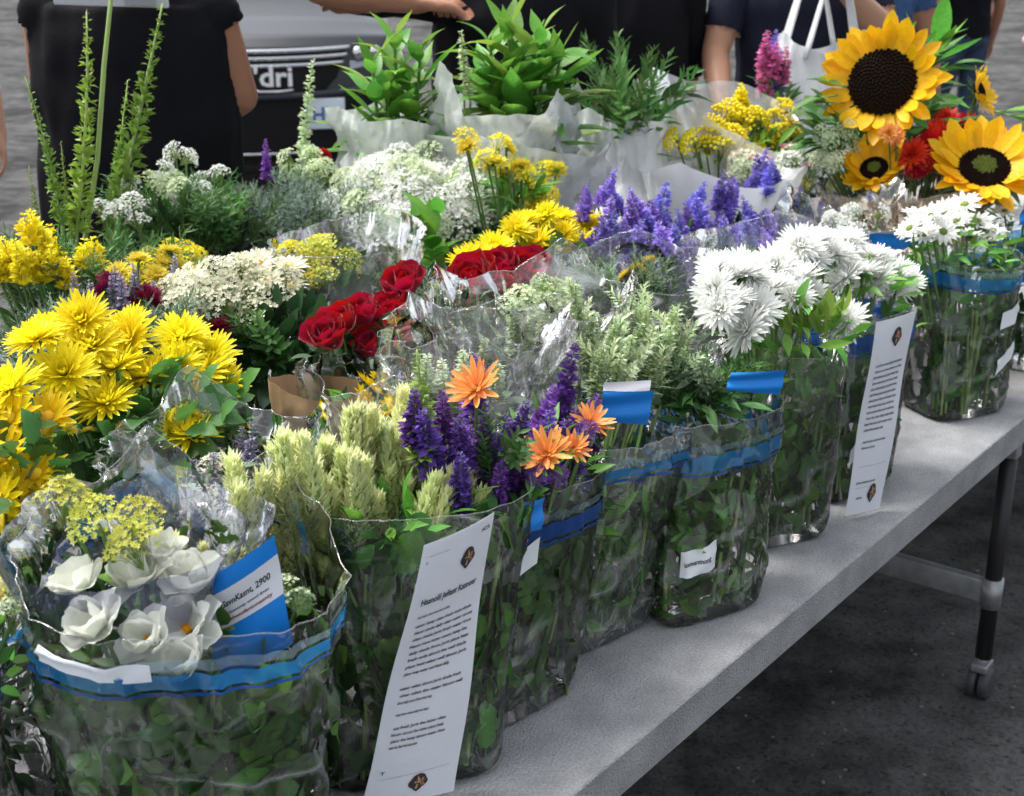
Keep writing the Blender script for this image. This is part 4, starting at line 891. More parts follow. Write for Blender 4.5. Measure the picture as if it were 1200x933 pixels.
# --- cream flowers over dark leaves
CREAM = [(-.01, .887, 1.141), (.044, .898, 1.153), (.095, .894, 1.149), (.132, .875, 1.127), (.2, .885, 1.138), (.173, .862, 1.113), (.035, .866, 1.118), (.083, .86, 1.111), (-.047, .871, 1.124), (.076, .839, 1.087), (-.013, .865, 1.117), (.128, .852, 1.103), (.15, .91, 1.15), (.0, .91, 1.14)]
b = Bq('cream_bouquet', 'cream clustered blossoms above a bush of dark green leaves', .09, .86)
for i, p in enumerate(CREAM): b.head(MUM_C if i in (3, 4, 5, 12) else UMB_C, p, .065 if i in (3, 4, 5, 12) else .075, (-.2, -.3, .8), jit=.3)
for i in range(12): b.head(UMB_C, (rnd(-.05, .2), rnd(.86, .93), rnd(1.12, 1.15)), .06)
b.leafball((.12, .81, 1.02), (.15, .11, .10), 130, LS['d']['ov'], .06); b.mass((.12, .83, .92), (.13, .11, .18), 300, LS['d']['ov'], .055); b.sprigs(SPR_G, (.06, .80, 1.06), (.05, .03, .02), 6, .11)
YG = [(.343, .93, 1.133), (.35, .908, 1.109), (.293, .919, 1.121), (.353, .889, 1.087), (.293, .895, 1.094), (.299, .94, 1.145), (.33, .95, 1.14), (.37, .93, 1.11)]
b = Bq('yarrow_bouquet', 'pale yellow-green yarrow bouquet in clear film beside the cream blossoms', .32, .91)
for p in YG: b.head(UMB_YG, (p[0] + rnd(-.02, .02), p[1] + rnd(-.02, .02), p[2] + rnd(-.03, .02)), rnd(.05, .08), (-.1, -.3, .8), jit=.5, leaves=2, lset=LS['g']['la'], lsize=.05)
for p in YG: b.head(UMB_Y, (p[0] + rnd(-.03, .03), p[1] + .02, p[2] - .005), .05, (-.1, -.3, .8))
b.leafball((.32, .90, 1.05), (.10, .08, .07), 60, LS['d']['ov'], .05); b.mass((.32, .91, .9), (.10, .09, .18), 240, LS['d']['ov'], .055); b.sprigs(SPR_D, (.36, .88, 1.06), (.05, .04, .03), 8, .10)
b.wrap((.37, .91), TZ + .02, .43, .06, .13, lambda th: gbump(th, 0, 50, .03), CELLO, 'cellophane_sleeve', 26, 1.0, nu=100, nv=40)
b = Bq('filler_bunch', 'mixed maroon, violet and yellow filler flowers beside the yellow chrysanthemums', -.14, .93)
for i in range(6): b.head(MUM_R, (-.12 + rnd(-.12, .12), .92 + rnd(-.07, .05), 1.13 + rnd(-.03, .02)), .045)
for p in [(-.13, .95, 1.155), (-.06, .93, 1.14), (-.10, .97, 1.16), (-.02, .88, 1.11), (.0, .84, 1.085)]:
    b.head(MUM_R, p, .05)
for i in range(10): b.spike(LAV_M, (-.10 + rnd(-.09, .11), .96 + rnd(-.06, .06), 1.17 + rnd(-.03, .02)), .08, fat=1.5)
b.sprigs(SPR_D, (-.15, .93, 1.10), (.16, .09, .03), 34, .12); b.sprigs(SPR_B, (-.28, .92, 1.12), (.09, .07, .03), 14, .11); b.mass((-.15, .93, .93), (.16, .10, .14), 300, LS['d']['ov'], .05)
for i in range(9): b.head(MUM_L, (-.05 + rnd(-.03, .12), 1.0 + rnd(-.04, .04), 1.165 + rnd(-.02, .02)), .045)

# --- tall green bud spikes with yellow snapdragons
b = Bq('snapdragon_bouquet', 'tall green bud spikes above bright yellow snapdragons in clear film', .0, 1.25)
for tip, ft, fat in [((.097, 1.45, 1.424), (.10, 1.38, 1.16), 2.0), ((.238, 1.45, 1.533), (.13, 1.38, 1.14), 2.2), ((.423, 1.45, 1.543), (.19, 1.36, 1.12), 2.4), ((.33, 1.45, 1.40), (.20, 1.37, 1.12), 1.7), ((.165, 1.45, 1.30), (.12, 1.38, 1.12), 1.6), ((.07, 1.42, 1.27), (.04, 1.36, 1.10), 1.9)]:
    q, f0 = b.L(tip), b.L(ft); d = q - f0; L = d.length
    link('bud_spike', random.choice(SNAP_M), b.t, frame(d, rnd(0, 6), (L * fat * .40, L * fat * .40, L), f0)); b.stem(f0 + b.org, .004, 'y')
q, f0 = b.L((.320, 1.45, 1.60)), b.L((.16, 1.40, 1.12)); add_stem(b.t, f0, q, .0052, 'y', 'thick_stalk')
YSNAP = [(-.08, 1.189, 1.23), (-.13, 1.179, 1.197), (-.064, 1.174, 1.179), (.001, 1.172, 1.174), (.039, 1.159, 1.131), (.151, 1.152, 1.108), (-.092, 1.171, 1.17), (-.129, 1.173, 1.177), (-.048, 1.166, 1.155), (.123, 1.153, 1.108), (-.17, 1.18, 1.18), (-.05, 1.2, 1.2)]
for p in YSNAP:
    for j in range(2): b.spike([SNAPY], (p[0] + rnd(-.02, .02), p[1] + rnd(-.02, .02), p[2] + .01), .06, fat=1.0)
b.sprigs(SPR_F, (.02, 1.22, 1.13), (.17, .10, .03), 40, .12); b.sprigs(SPR_D, (.0, 1.15, 1.10), (.18, .08, .03), 24, .12); b.mass((0, 1.2, .95), (.17, .12, .14), 320, LS['g']['la'], .06)
b.wrap((-.03, 1.20), TZ + .02, .36, .08, .2, lambda th: .02 * math.sin(3 * th), CELLO, 'cellophane_sleeve', 27, 1.3, nu=120, nv=44)
b = Bq('snapdragon_bouquet', 'short yellow snapdragons between the cream blossoms and the tall bud spikes', .10, 1.06)
for i in range(16): b.head(UMB_Y, (.10 + rnd(-.09, .09), 1.08 + rnd(-.04, .05), 1.13 + rnd(-.02, .02)), .05)
b.sprigs(SPR_D, (.12, 1.08, 1.08), (.13, .07, .02), 20, .11); b.mass((.1, 1.07, .93), (.12, .08, .14), 200, LS['d']['ov'], .05)

# --- white-tipped and dusty fillers at the back
b = Bq('filler_bunch', 'white-tipped green filler bush in front of the person in black', .34, 1.33)
b.sprigs(SPR_F, (.36, 1.33, 1.15), (.15, .10, .04), 50, .13); b.sprigs(SPR_L, (.37, 1.30, 1.15), (.07, .06, .03), 12, .11)
for i in range(22): b.head(UMB_W if i % 3 else UMB_G, (.33 + rnd(-.16, .16), 1.35 + rnd(-.08, .08), 1.18 + rnd(-.04, .04)), .05)
for p in [(.40, 1.42, 1.25), (.42, 1.40, 1.24), (.37, 1.41, 1.22)]: b.head(UMB_W, p, .05)
b.mass((.34, 1.33, .98), (.17, .11, .17), 300, LS['d']['la'], .055)
b = Bq('filler_bunch', 'blue-grey feathery sprigs with a lone violet spike beside the white feathery bouquet', .60, 1.27)
b.sprigs(SPR_B, (.57, 1.24, 1.13), (.17, .11, .05), 70, .13); b.sprigs(SPR_D, (.55, 1.17, 1.10), (.15, .07, .03), 26, .13)
b.spike(SALV_M, (.585, 1.35, 1.262), .09, (0, 0, 1), fat=.9)
for i in range(10): b.head(UMB_G, (.68 + rnd(-.07, .05), 1.30 + rnd(-.06, .04), 1.20 + rnd(-.02, .03)), .05)
for i in range(3): b.head(MUM_S, (.73 + rnd(-.01, .02), 1.33, 1.21 + rnd(-.01, .02)), .03)
for i in range(8): b.spike(LAV_M, (.42 + rnd(-.04, .14), 1.12 + rnd(-.03, .03), 1.13 + rnd(-.02, .01)), .07, fat=1.5)
b.mass((.58, 1.24, .95), (.17, .12, .16), 300, LS['d']['la'], .055)

# --- white feathery bouquet
b = Bq('feathery_bouquet', 'large white feathery blossom bouquet with bright leaves in front', .78, 1.08)
for i in range(105):
    a = i * 2.39996; r = .215 * math.sqrt((i + .5) / 105)
    p = (.765 + r * math.cos(a) * .98, 1.10 + r * math.sin(a) * .80, 1.205 - r * r * 2.2 + rnd(-.045, .030)); b.head(UMB_G if i % 4 == 0 else UMB_W, p, rnd(.06, .095), (-.2, -.3, .8), jit=.4, stem=i % 2 == 0, k='y')
for i in range(26): b.head(UMB_W, (.70 + rnd(-.13, .13), 1.02 + rnd(-.05, .05), 1.13 + rnd(-.05, .03)), .07, (-.4, -.7, .5), jit=.4, stem=False)
b.sprigs(SPR_L, (.76, 1.06, 1.15), (.17, .12, .03), 12, .08); b.sprigs(SPRW, (.76, 1.08, 1.19), (.19, .14, .02), 24, .07, 'flower_sprig')
b.leafball((.76, 1.04, 1.06), (.17, .13, .09), 80, LS['g']['la'], .06); b.mass((.78, 1.07, .95), (.17, .13, .18), 340, LS['d']['la'], .06)
for i in range(26): add_leaf(b.t, LS['l']['ov'], b.L((.60 + rnd(-.03, .03), .92 + rnd(-.02, .02), 1.06 + rnd(-.03, .09))), Vector((rnd(-.7, .5), rnd(-.8, .4), rnd(.1, 1.0))), UP, rnd(.05, .085))
b.spike(SNAPW_M, (.80, 1.42, 1.40), .24, (.08, -.05, -.0 + 1), 'white_bud_spike', fat=1.0); b.spike(SNAPW_M, (.93, 1.10, 1.47), .15, (0, 0, 1), 'white_bud_spike', fat=1.3)
add_stem(b.t, b.L((.93, 1.09, 1.18)), b.L((.93, 1.10, 1.34)), .003, 'y')
YR = [(.714, .897, 1.286), (.8, .893, 1.264), (.844, .883, 1.214), (.868, .875, 1.173), (.933, .88, 1.199), (.876, .868, 1.138), (.755, .89, 1.248), (.811, .88, 1.199), (.917, .871, 1.157), (.777, .886, 1.228)]
b = Bq('goldenrod_bunch', 'small yellow flower clusters on leafy stems between the white feathery blossoms and paper wrap', .88, .90)
for p in YR:
    for j in range(2): b.head(UMB_Y if j else MUM_L, (p[0] + rnd(-.02, .02), p[1] + rnd(-.02, .02), p[2] + rnd(-.015, .01)), .06 if j else .05, leaves=2, lset=LS['l']['la'], lsize=.05)
b.leafball((.84, .89, 1.15), (.07, .05, .08), 60, LS['l']['la'], .06); b.mass((.86, .90, 1.0), (.08, .06, .16), 200, LS['g']['la'], .055)

# --- second yellow chrysanthemum bouquet
YM2 = [(.768, .763, 1.147), (.875, .734, 1.116), (.78, .73, 1.111), (.663, .756, 1.14), (.577, .739, 1.122), (.521, .735, 1.117), (.862, .7, 1.078), (.695, .729, 1.11), (.486, .73, 1.112), (.91, .69, 1.067), (.805, .706, 1.084), (.72, .78, 1.145), (.83, .77, 1.13)]
b = Bq('chrysanthemum_bouquet', 'dense yellow chrysanthemum bouquet with grey lavender spikes beside the blue salvia', .70, .76)
for p in YM2:
    b.head(MUM_Y, p, rnd(.07, .085), (-.2, -.3, .8), jit=.35, leaves=1, lset=LS['g']['lo'], lsize=.05)
    b.head(MUM_L, (p[0] + rnd(-.05, .05), p[1] + rnd(-.03, .03), p[2] - .015), .055, (-.2, -.3, .8))
for p in [(.66, .66, 1.10), (.69, .67, 1.115), (.74, .655, 1.09), (.78, .66, 1.09), (.72, .64, 1.07)]: b.spike(LAV_M, p, .085, fat=1.3)
for p in [(.914, .63, 1.045), (.88, .62, 1.04), (.94, .64, 1.05), (.84, .60, 1.03)]: b.head(MUM_L, p, .05)
b.leafball((.72, .70, 1.04), (.20, .10, .07), 80, LS['g']['lo'], .05); b.mass((.70, .74, .92), (.18, .11, .16), 320, LS['d']['ov'], .055); b.sprigs(SPR_G, (.72, .65, 1.05), (.14, .04, .02), 14, .10); b.sprigs(SPR_D, (.60, .64, 1.06), (.06, .03, .02), 8, .10)

# --- blue salvia
SAL2 = [(.93, .708, 1.226), (1.072, .678, 1.183), (1.065, .641, 1.13), (.929, .669, 1.171), (1.144, .654, 1.148), (1.307, .668, 1.169), (1.527, .684, 1.192), (1.325, .632, 1.117), (1.528, .631, 1.116), (1.561, .596, 1.065), (1.736, .595, 1.065), (1.649, .595, 1.064), (1.151, .618, 1.097), (1.037, .607, 1.082), (1.189, .596, 1.066), (1.299, .593, 1.062), (.958, .646, 1.138), (.855, .661, 1.158), (1.651, .571, 1.029), (1.429, .594, 1.063), (.982, .619, 1.099), (1.066, .587, 1.053), (.88, .636, 1.123), (1.488, .573, 1.032), (1.195, .566, 1.022), (1.299, .559, 1.013), (.905, .611, 1.088)]
SAL3 = [(.733, .56, 1.114), (.806, .549, 1.078), (.89, .542, 1.055), (.981, .537, 1.04), (1.084, .537, 1.04), (1.19, .534, 1.03), (1.305, .533, 1.03), (1.424, .53, 1.02), (1.531, .529, 1.02), (1.635, .537, 1.04), (.856, .564, 1.13), (1.033, .55, 1.08), (1.25, .549, 1.08), (.75, .59, 1.15), (.949, .561, 1.12), (1.145, .554, 1.10)]
for half, (a0, a1, cx, lab) in enumerate([(.0, 1.22, 1.04, 'blue-violet salvia bouquet below the white wrapped vase'), (1.22, 3, 1.47, 'blue-violet salvia bouquet between white chrysanthemums and yellow buttons')]):
    b = Bq('salvia_bouquet', lab, cx, .68, 'blue-violet salvia bouquets')
    for i, p in enumerate(SAL2):
        if not a0 <= p[0] < a1: continue
        b.spike(SALV2_M, p, .135 if i == 6 else rnd(.09, .12), (0, -.1, 1), fat=rnd(1.05, 1.35), jit=.38)
        for j in range(4): b.spike(SALV2_M, (p[0] + rnd(-.07, .07), p[1] + rnd(-.05, .04), p[2] - rnd(.01, .05)), rnd(.08, .10), (0, -.1, 1), jit=.5, stem=j == 0, fat=1.3)
    for p in SAL3:
        if a0 <= p[0] < a1:
            for j in range(3): b.spike(SALV2_M, (p[0] + rnd(-.04, .04), p[1] + rnd(-.02, .03), p[2] + rnd(-.03, .02)), rnd(.07, .10), (-.1, -.2, 1), jit=.35, stem=j == 0, fat=1.35)
    b.sprigs(SPR_B, (cx, .60, 1.03), (.20, .06, .04), 14, .10); b.leafball((cx, .63, 1.01), (.20, .09, .07), 60, LS['u']['la'], .05); b.mass((cx, .66, .92), (.19, .12, .15), 320, LS['d']['la'], .055)
# --- broad green leaf bunches in white tissue
def leaf_bunch(label, a, b_, rim_z, tops, n, paper, seed, spread):
    b = Bq('leaf_bunch', label, a, b_, 'green leaf bunches wrapped in tissue')
    for (ta, tb_, tz) in tops:
        p0 = Vector((rnd(-.03, .03), rnd(-.03, .03), .01)); p1 = b.L((ta, tb_, tz)); add_stem(b.t, p0, p1, .004, 'g')
        for i in range(n):
            t = 1 - .34 * (i / n) ** .9; pp = p0.lerp(p1, t); an = i * 2.39996 + rnd(-.6, .6); el = .05 + 1.25 * (1 - i / n) ** 1.5 + rnd(-.25, .35)
            dd = Vector((math.cos(an), math.sin(an), el)); add_leaf(b.t, LS['l' if i % 4 else 'y']['po'], pp, dd, UP, spread * rnd(.75, 1.2) * (.55 + .45 * min(1, i / 5)))
    b.mass((a, b_, rim_z - .12), (.07, .07, .12), 120, LS['g']['ov'], .06)
    paper(b); return b
leaf_bunch('broad-leaved green bunch in a low white tissue wrap beside the car', .90, 1.26, 1.28, [(.90, 1.27, 1.45), (.86, 1.30, 1.40), (.94, 1.23, 1.42), (.91, 1.24, 1.36), (.87, 1.27, 1.34)], 19,
           lambda b: b.wrap((.885, 1.275), TZ + .01, .58, .06, .115, lambda th: gpeak(th, 150, 40, .02) + gpeak(th, -90, 50, -.015), TISSUE, 'tissue_wrap', 51, 2.2, nu=110, nv=40), 51, .135)
leaf_bunch('broad-leaved green bunch rising from a pointed white tissue wrap', 1.06, 1.07, 1.33, [(1.05, 1.07, 1.47), (1.10, 1.02, 1.46), (1.02, 1.10, 1.45), (1.08, 1.06, 1.41), (1.13, .99, 1.42), (1.03, 1.03, 1.40), (1.0, 1.08, 1.38), (1.08, 1.0, 1.40)], 18,
           lambda b: (b.wrap((1.045, 1.07), TZ + .01, .60, .06, .15, lambda th: gpeak(th, 160, 24, .10) + gpeak(th, -100, 22, .045) + gpeak(th, -40, 22, .05) + gpeak(th, 60, 30, .05), TISSUE, 'tissue_wrap', 52, 2.2, nu=130, nv=44),
                      b.wrap((1.055, 1.055), TZ + .008, .54, .07, .19, lambda th: gpeak(th, -20, 26, .045) + gpeak(th, -165, 30, .02) + gpeak(th, -90, 40, -.04), TISSUE, 'outer_tissue_wrap', 53, 2.2, nu=130, nv=44)), 52, .155)
# --- white wrapped vase of fine greens
b = Bq('wrapped_vase', 'white paper-wrapped vase of fine green foliage behind the blue-violet salvia', 1.53, 1.05, cat='vase')
vp = lambda t: 1 - .15 * t - (.85 + 0 * t) * sstep((t - .42) / .42) + .10 * sstep((t - .86) / .14)
b.wrap((1.515, 1.05), TZ + .003, .53, .074, .170, None, WRAPW, 'vase_wrap', 54, 1.0, 2.0, vp, nu=130, nv=60)
for i in range(20):
    a = rnd(0, 6.28); r = rnd(0, 1) ** .5; tip = (1.54 + .24 * r * math.cos(a), 1.02 + .20 * r * math.sin(a), 1.47 - .12 * r + rnd(-.06, .06)); p1 = b.L(tip); p0 = b.L((1.515 + .045 * r * math.cos(a), 1.05 + .045 * r * math.sin(a), 1.17)); d = p1 - p0
    link('sprig', random.choice(SPR_G + SPR_F), b.t, frame(d, rnd(0, 6), (.15, .15, d.length * 1.02), p0)); add_stem(b.t, Vector((rnd(-.03, .03), rnd(-.03, .03), .3)), p0, .003)
b.leafball((1.515, 1.05, 1.27), (.08, .08, .05), 24, LS['g']['la'], .08)
for i in range(5): add_leaf(b.t, LS['d']['la'], b.L((1.56, 1.0, 1.27)), Vector((rnd(.2, 1), rnd(-.8, .1), rnd(.1, .5))), UP, .14)
for i in range(3): b.head(MUM_R, (1.45, 1.10, 1.26 + .015 * i), .02, stem=False)

# --- yellow button bouquet, mixed soft filler
YB = [(1.57, .898, 1.18), (1.656, .886, 1.16), (1.797, .92, 1.216), (1.889, .92, 1.217), (1.956, .903, 1.189), (2.065, .909, 1.199), (1.81, .9, 1.183), (1.875, .883, 1.155), (1.97, .883, 1.155), (1.725, .875, 1.142), (1.633, .912, 1.203), (1.796, .864, 1.123), (1.71, .907, 1.194), (1.919, .868, 1.129)]
b = Bq('button_bouquet', 'yellow button flower bouquet in white film held by the person with a bare forearm', 1.82, .92)
for p in YB:
    for j in range(3): b.head(BUT_Y, (p[0] + rnd(-.05, .05), p[1] + rnd(-.04, .04), p[2] + rnd(-.02, .01)), rnd(.06, .08), leaves=1, lset=LS['l']['la'], lsize=.06)
b.leafball((1.82, .90, 1.11), (.20, .12, .07), 60, LS['l']['la'], .07); b.mass((1.82, .92, .94), (.17, .13, .16), 240, LS['g']['la'], .06)
for i in range(5): b.spike([SNAPY], (1.90 + rnd(-.03, .03), .96, 1.27 + rnd(-.02, .02)), .07)
b.wrap((1.80, .96), TZ + .01, .55, .08, .21, lambda th: gpeak(th, 175, 35, .06) + gpeak(th, 90, 50, .06) + gpeak(th, 20, 35, .02) + gbump(th, -90, 60, -.13), film('white_film', tint=(.9, .92, .92), haze=.45, hazecol=(.85, .86, .86), crease=.3), 'film_wrap', 55, 1.2, nu=120, nv=44)
b = Bq('soft_bouquet', 'soft beige and white filler flowers in white tissue before the yellow buttons', 1.70, .74)
for i in range(22): b.head(random.choice([UMB_C, UMB_G, UMB_W]), (1.74 + rnd(-.20, .20), .75 + rnd(-.05, .05), 1.10 + rnd(-.03, .04)), rnd(.06, .08))
for i in range(6): b.head(MUM_P, (1.75 + rnd(-.2, .22), .74 + rnd(-.04, .04), 1.12 + rnd(-.03, .03)), .035)
for i in range(4): b.head(MUM_L, (1.70 + rnd(-.1, .1), .70, 1.08 + rnd(-.02, .02)), .04)
b.sprigs(SPR_D, (1.78, .72, 1.07), (.2, .06, .03), 22, .11); b.mass((1.72, .74, .92), (.2, .08, .14), 220, LS['d']['la'], .055)
b.wrap((1.52, .80), TZ + .01, .41, .09, .18, lambda th: gpeak(th, 180, 45, .05) + gpeak(th, -60, 30, .02), WRAPW, 'paper_wrap', 56, 1.1, base=(1.56, .80), nu=110, nv=36)

# --- sunflower bouquet
b = Bq('sunflower_bouquet', 'sunflower bouquet with red carnations and dark leaves', 1.95, .47)
def sunflower(p, size, d, disc, nm='sunflower_head', rd=.26, n=(23, 21)):
    h = b.head(disc, p, size * rd * 2, d, nm, jit=.03, r=.006)
    for ring, (k_, el, L) in enumerate(((n[0], 8, 1.0), (n[1], 24, .86))):
        for k in range(k_):
            l = (.5 - rd * .92) / rd * .5 * L * rnd(.88, 1.2) * 1.05
            link('petal', random.choice(PET_SUN), h, rz(6.283 * k / k_ + ring * .17 + rnd(-.1, .1)) @ tr(0, .44, -.02 + .02 * ring) @ rx(R(el + rnd(-14, 14))) @ Matrix.Diagonal((l * rnd(1.0, 1.25), l, l, 1)))
    for k in range(12):
        add_leaf(h, LS['g']['la'], Vector((.3 * math.cos(k * .52), .3 * math.sin(k * .52), -.18)), Vector((math.cos(k * .52), math.sin(k * .52), -.15)), UP, .65, 'sepal')
sunflower((1.729, .50, 1.333), .305, (-.42, -.80, .34), DISC_M)
sunflower((1.80, .265, 1.150), .27, (-.15, -.62, .78), DISC_M2, n=(24, 22), rd=.22)
sunflower((1.69, .485, 1.140), .17, (-.35, -.60, .75), DISC_M2, rd=.2)
sunflower((2.28, .46, 1.262), .145, (.75, -.55, .35), DISC_M, rd=.2, n=(14, 12))
for p in [(1.904, .41, 1.215), (1.82, .42, 1.172), (1.915, .40, 1.130), (2.024, .41, 1.199), (1.80, .42, 1.135), (1.858, .41, 1.192), (1.74, .42, 1.172), (1.96, .41, 1.165)]:
    for j in range(2): b.head(MUM_S, (p[0] + rnd(-.03, .03), p[1] + rnd(-.02, .02), p[2] + rnd(-.02, .02)), rnd(.065, .085), (-.4, -.7, .5), jit=.3)
for p in [(1.624, .43, 1.236), (1.66, .43, 1.225)]: b.head(MUM_OR, p, .05, (-.4, -.7, .4))
b.leafball((1.95, .55, 1.18), (.24, .13, .12), 90, LS['g']['ov'], .10); b.mass((1.98, .52, .96), (.22, .14, .18), 300, LS['d']['ov'], .07)
for i in range(34): add_leaf(b.t, random.choice([LS['l']['la'], LS['g']['la']]), b.L((2.12 + rnd(-.08, .08), .58 + rnd(-.05, .05), 1.30 + rnd(-.06, .05))), Vector((rnd(-.1, 1), rnd(-.7, .3), rnd(.2, .9))), UP, rnd(.12, .2))
for i in range(10): b.head(UMB_G, (1.62 + rnd(-.06, .08), .56 + rnd(-.03, .03), 1.21 + rnd(-.05, .03)), .05)
for i in range(16): add_leaf(b.t, LS['g']['ov'], b.L((1.66 + rnd(-.06, .02), .56, 1.27 + rnd(-.09, .06))), Vector((rnd(-1, -.3), rnd(-.3, .6), rnd(-.2, .7))), UP, rnd(.08, .13))
for i in range(3): add_leaf(b.t, LS['l']['ov'], b.L((2.40, .45, 1.20)), Vector((rnd(.5, 1), rnd(-.8, -.3), rnd(-.3, .1))), UP, rnd(.14, .18))
b.wrap((1.72, .42), TZ + .01, .39, .08, .19, lambda th: gpeak(th, -120, 40, .03) + gpeak(th, -30, 40, .02), film('tan_cellophane', tint=(.95, .86, .76), haze=.18, hazecol=(.80, .62, .48), crease=.4), 'film_wrap', 57, 1.4, base=(1.80, .42), nu=110, nv=36)
b = Bq('wrapped_bunch', 'small white blossoms in crumpled clear film with blue print before the sunflowers', 1.45, .42)
for i in range(12): b.head(UMB_W, (1.45 + rnd(-.12, .12), .42 + rnd(-.05, .05), 1.05 + rnd(-.02, .03)), .05)
b.mass((1.45, .42, .9), (.10, .07, .14), 160, LS['d']['la'], .05)
b.wrap((1.46, .41), TZ + .01, .37, .06, .17, lambda th: gpeak(th, 0, 30, .05) + gpeak(th, -90, 30, .03) + gpeak(th, 180, 30, .05) + gpeak(th, 90, 30, .05), CELLO, 'cellophane_sleeve', 58, 2.0, nu=130, nv=44)
lo = Loft((1.45, .42), (1.46, .41), TZ + .01, .37, .12, .12, .34, .34, 0, 2.2, 2.2, None, 2.0, 58)
link('blue_print', lo.grid(b.org, R(-150), R(-105), .90, .985, 12, 6, .006, False, 'blue_print', CARD), b.t)
b = Bq('wrapped_bunch', 'white daisies in clear film between the salvia and the front white chrysanthemums', 1.02, .42)
for i in range(14): b.head(MUM_W, (1.02 + rnd(-.16, .16), .40 + rnd(-.05, .04), 1.05 + rnd(-.03, .02)), .06, leaves=1, lset=LS['l']['la'], lsize=.05)
b.mass((1.02, .42, .9), (.14, .07, .14), 200, LS['d']['la'], .05)
b.wrap((1.03, .41), TZ + .01, .38, .07, .18, lambda th: gpeak(th, 20, 30, .03) + gpeak(th, -90, 40, .02) + gpeak(th, 160, 30, .04), CELLO, 'cellophane_sleeve', 59, 1.6, nu=130, nv=44)
b = Bq('wrapped_bunch', 'grey-green leafy bunch in clear film between the crimson roses and the white chrysanthemums', .62, .45)
b.sprigs(SPR_D, (.62, .45, 1.08), (.12, .07, .03), 26, .12); b.leafball((.62, .44, 1.04), (.12, .08, .05), 40, LS['u']['la'], .05); b.mass((.62, .45, .92), (.12, .08, .16), 220, LS['d']['la'], .05)
for i in range(5): b.head(MUM_L, (.62 + rnd(-.1, .1), .47 + rnd(-.03, .03), 1.10 + rnd(-.02, .02)), .035)
for i in range(7): b.spike(LAV_M, (.62 + rnd(-.1, .1), .46 + rnd(-.04, .04), 1.11 + rnd(-.02, .02)), .07, fat=1.4)
b.wrap((.60, .42), TZ + .01, .42, .07, .16, lambda th: gpeak(th, 170, 30, .03) + gpeak(th, -60, 40, .03) + gpeak(th, 40, 30, .03), CELLO, 'cellophane_sleeve', 60, 1.6, nu=130, nv=44)
# pink stock behind the yellow buttons
b = Bq('stock_bunch', 'pink and violet stock flowers standing behind the yellow buttons', 2.20, 1.02)
for i in range(10): b.spike([SPK_P] if i % 3 else SALV2_M, (2.19 + rnd(-.05, .05), 1.02 + rnd(-.04, .04), 1.36 + rnd(-.06, .04)), .11, fat=1.2)
b.mass((2.2, 1.02, 1.15), (.06, .06, .12), 120, LS['g']['la'], .06); b.mass((2.2, 1.02, .92), (.08, .07, .2), 120, LS['d']['la'], .06)
# white shopping bag
wb = thing('shopping_bag', 'white plastic shopping bag with loop handles behind the big sunflower', 'bag', tw(2.54, 1.04, TZ))
lo = Loft((2.54, 1.04), (2.54, 1.04), TZ + .003, .64, .23, .13, .265, .14, R(-38), 4, 3, lambda th: .03 * math.cos(2 * th), 1.4, 61)
link('bag_body', lo.grid(wb.location, nu=110, nv=46, bottom=True, name='bag_body', m=BAGW), wb)
for s_ in (-1, 1):
    lo2 = Loft((2.54, 1.04), (2.54, 1.04), TZ, .64, .23, .13, .265, .14, R(-38), 4, 3, lambda th: .03 * math.cos(2 * th), 1.4, 61)
    p0, p1 = lo2.pos(R(90 * s_ - 35), .95) - wb.location, lo2.pos(R(90 * s_ + 35), .95) - wb.location; top = (p0 + p1) * .5 + Vector((0, 0, .34))
    pts = [p0.lerp(top, t) if t <= 1 else top.lerp(p1, t - 1) for t in [i / 6 for i in range(13)]]
    mb = MB(); tube(mb, pts, [(.036 - .024 * (1 - abs(i - 6) / 6), .006) for i in range(13)], 10); link('handle', mb.mesh('handle', BAGW), wb)
# ================================================================== PEOPLE
def elo(mb, rings, seg=16):
    """loft of horizontal ellipses (x, y, z, rx, ry), closed"""
    o = len(mb.v)
    for x, y, z, a, b_ in rings:
        for k in range(seg): t = 6.2832 * k / seg; mb.v.append(Vector((x + a * math.cos(t), y + b_ * math.sin(t), z)))
    for i in range(len(rings) - 1):
        for k in range(seg): mb.f.append((o + i * seg + k, o + i * seg + (k + 1) % seg, o + (i + 1) * seg + (k + 1) % seg, o + (i + 1) * seg + k)); mb.m.append(0)
    mb.f.append(tuple(o + k for k in range(seg))[::-1]); mb.f.append(tuple(o + (len(rings) - 1) * seg + k for k in range(seg))); mb.m += [0, 0]
def limb(mb, pts, rad, seg=14):
    """tapered tube with rounded ends through the joints"""
    P = [Vector(p) for p in pts]; out, rr = [], []
    for i in range(len(P) - 1):
        for k in range(5): t = k / 5; out.append(P[i].lerp(P[i + 1], t)); rr.append(rad[i] + (rad[i + 1] - rad[i]) * t)
    out.append(P[-1]); rr.append(rad[-1])
    d0 = (out[0] - out[1]).normalized(); d1 = (out[-1] - out[-2]).normalized()
    out = [out[0] + d0 * rr[0] * .9, out[0] + d0 * rr[0] * .6] + out + [out[-1] + d1 * rr[-1] * .6, out[-1] + d1 * rr[-1] * .9]; rr = [rr[0] * .4, rr[0] * .8] + rr + [rr[-1] * .8, rr[-1] * .4]
    tube(mb, out, rr, seg)
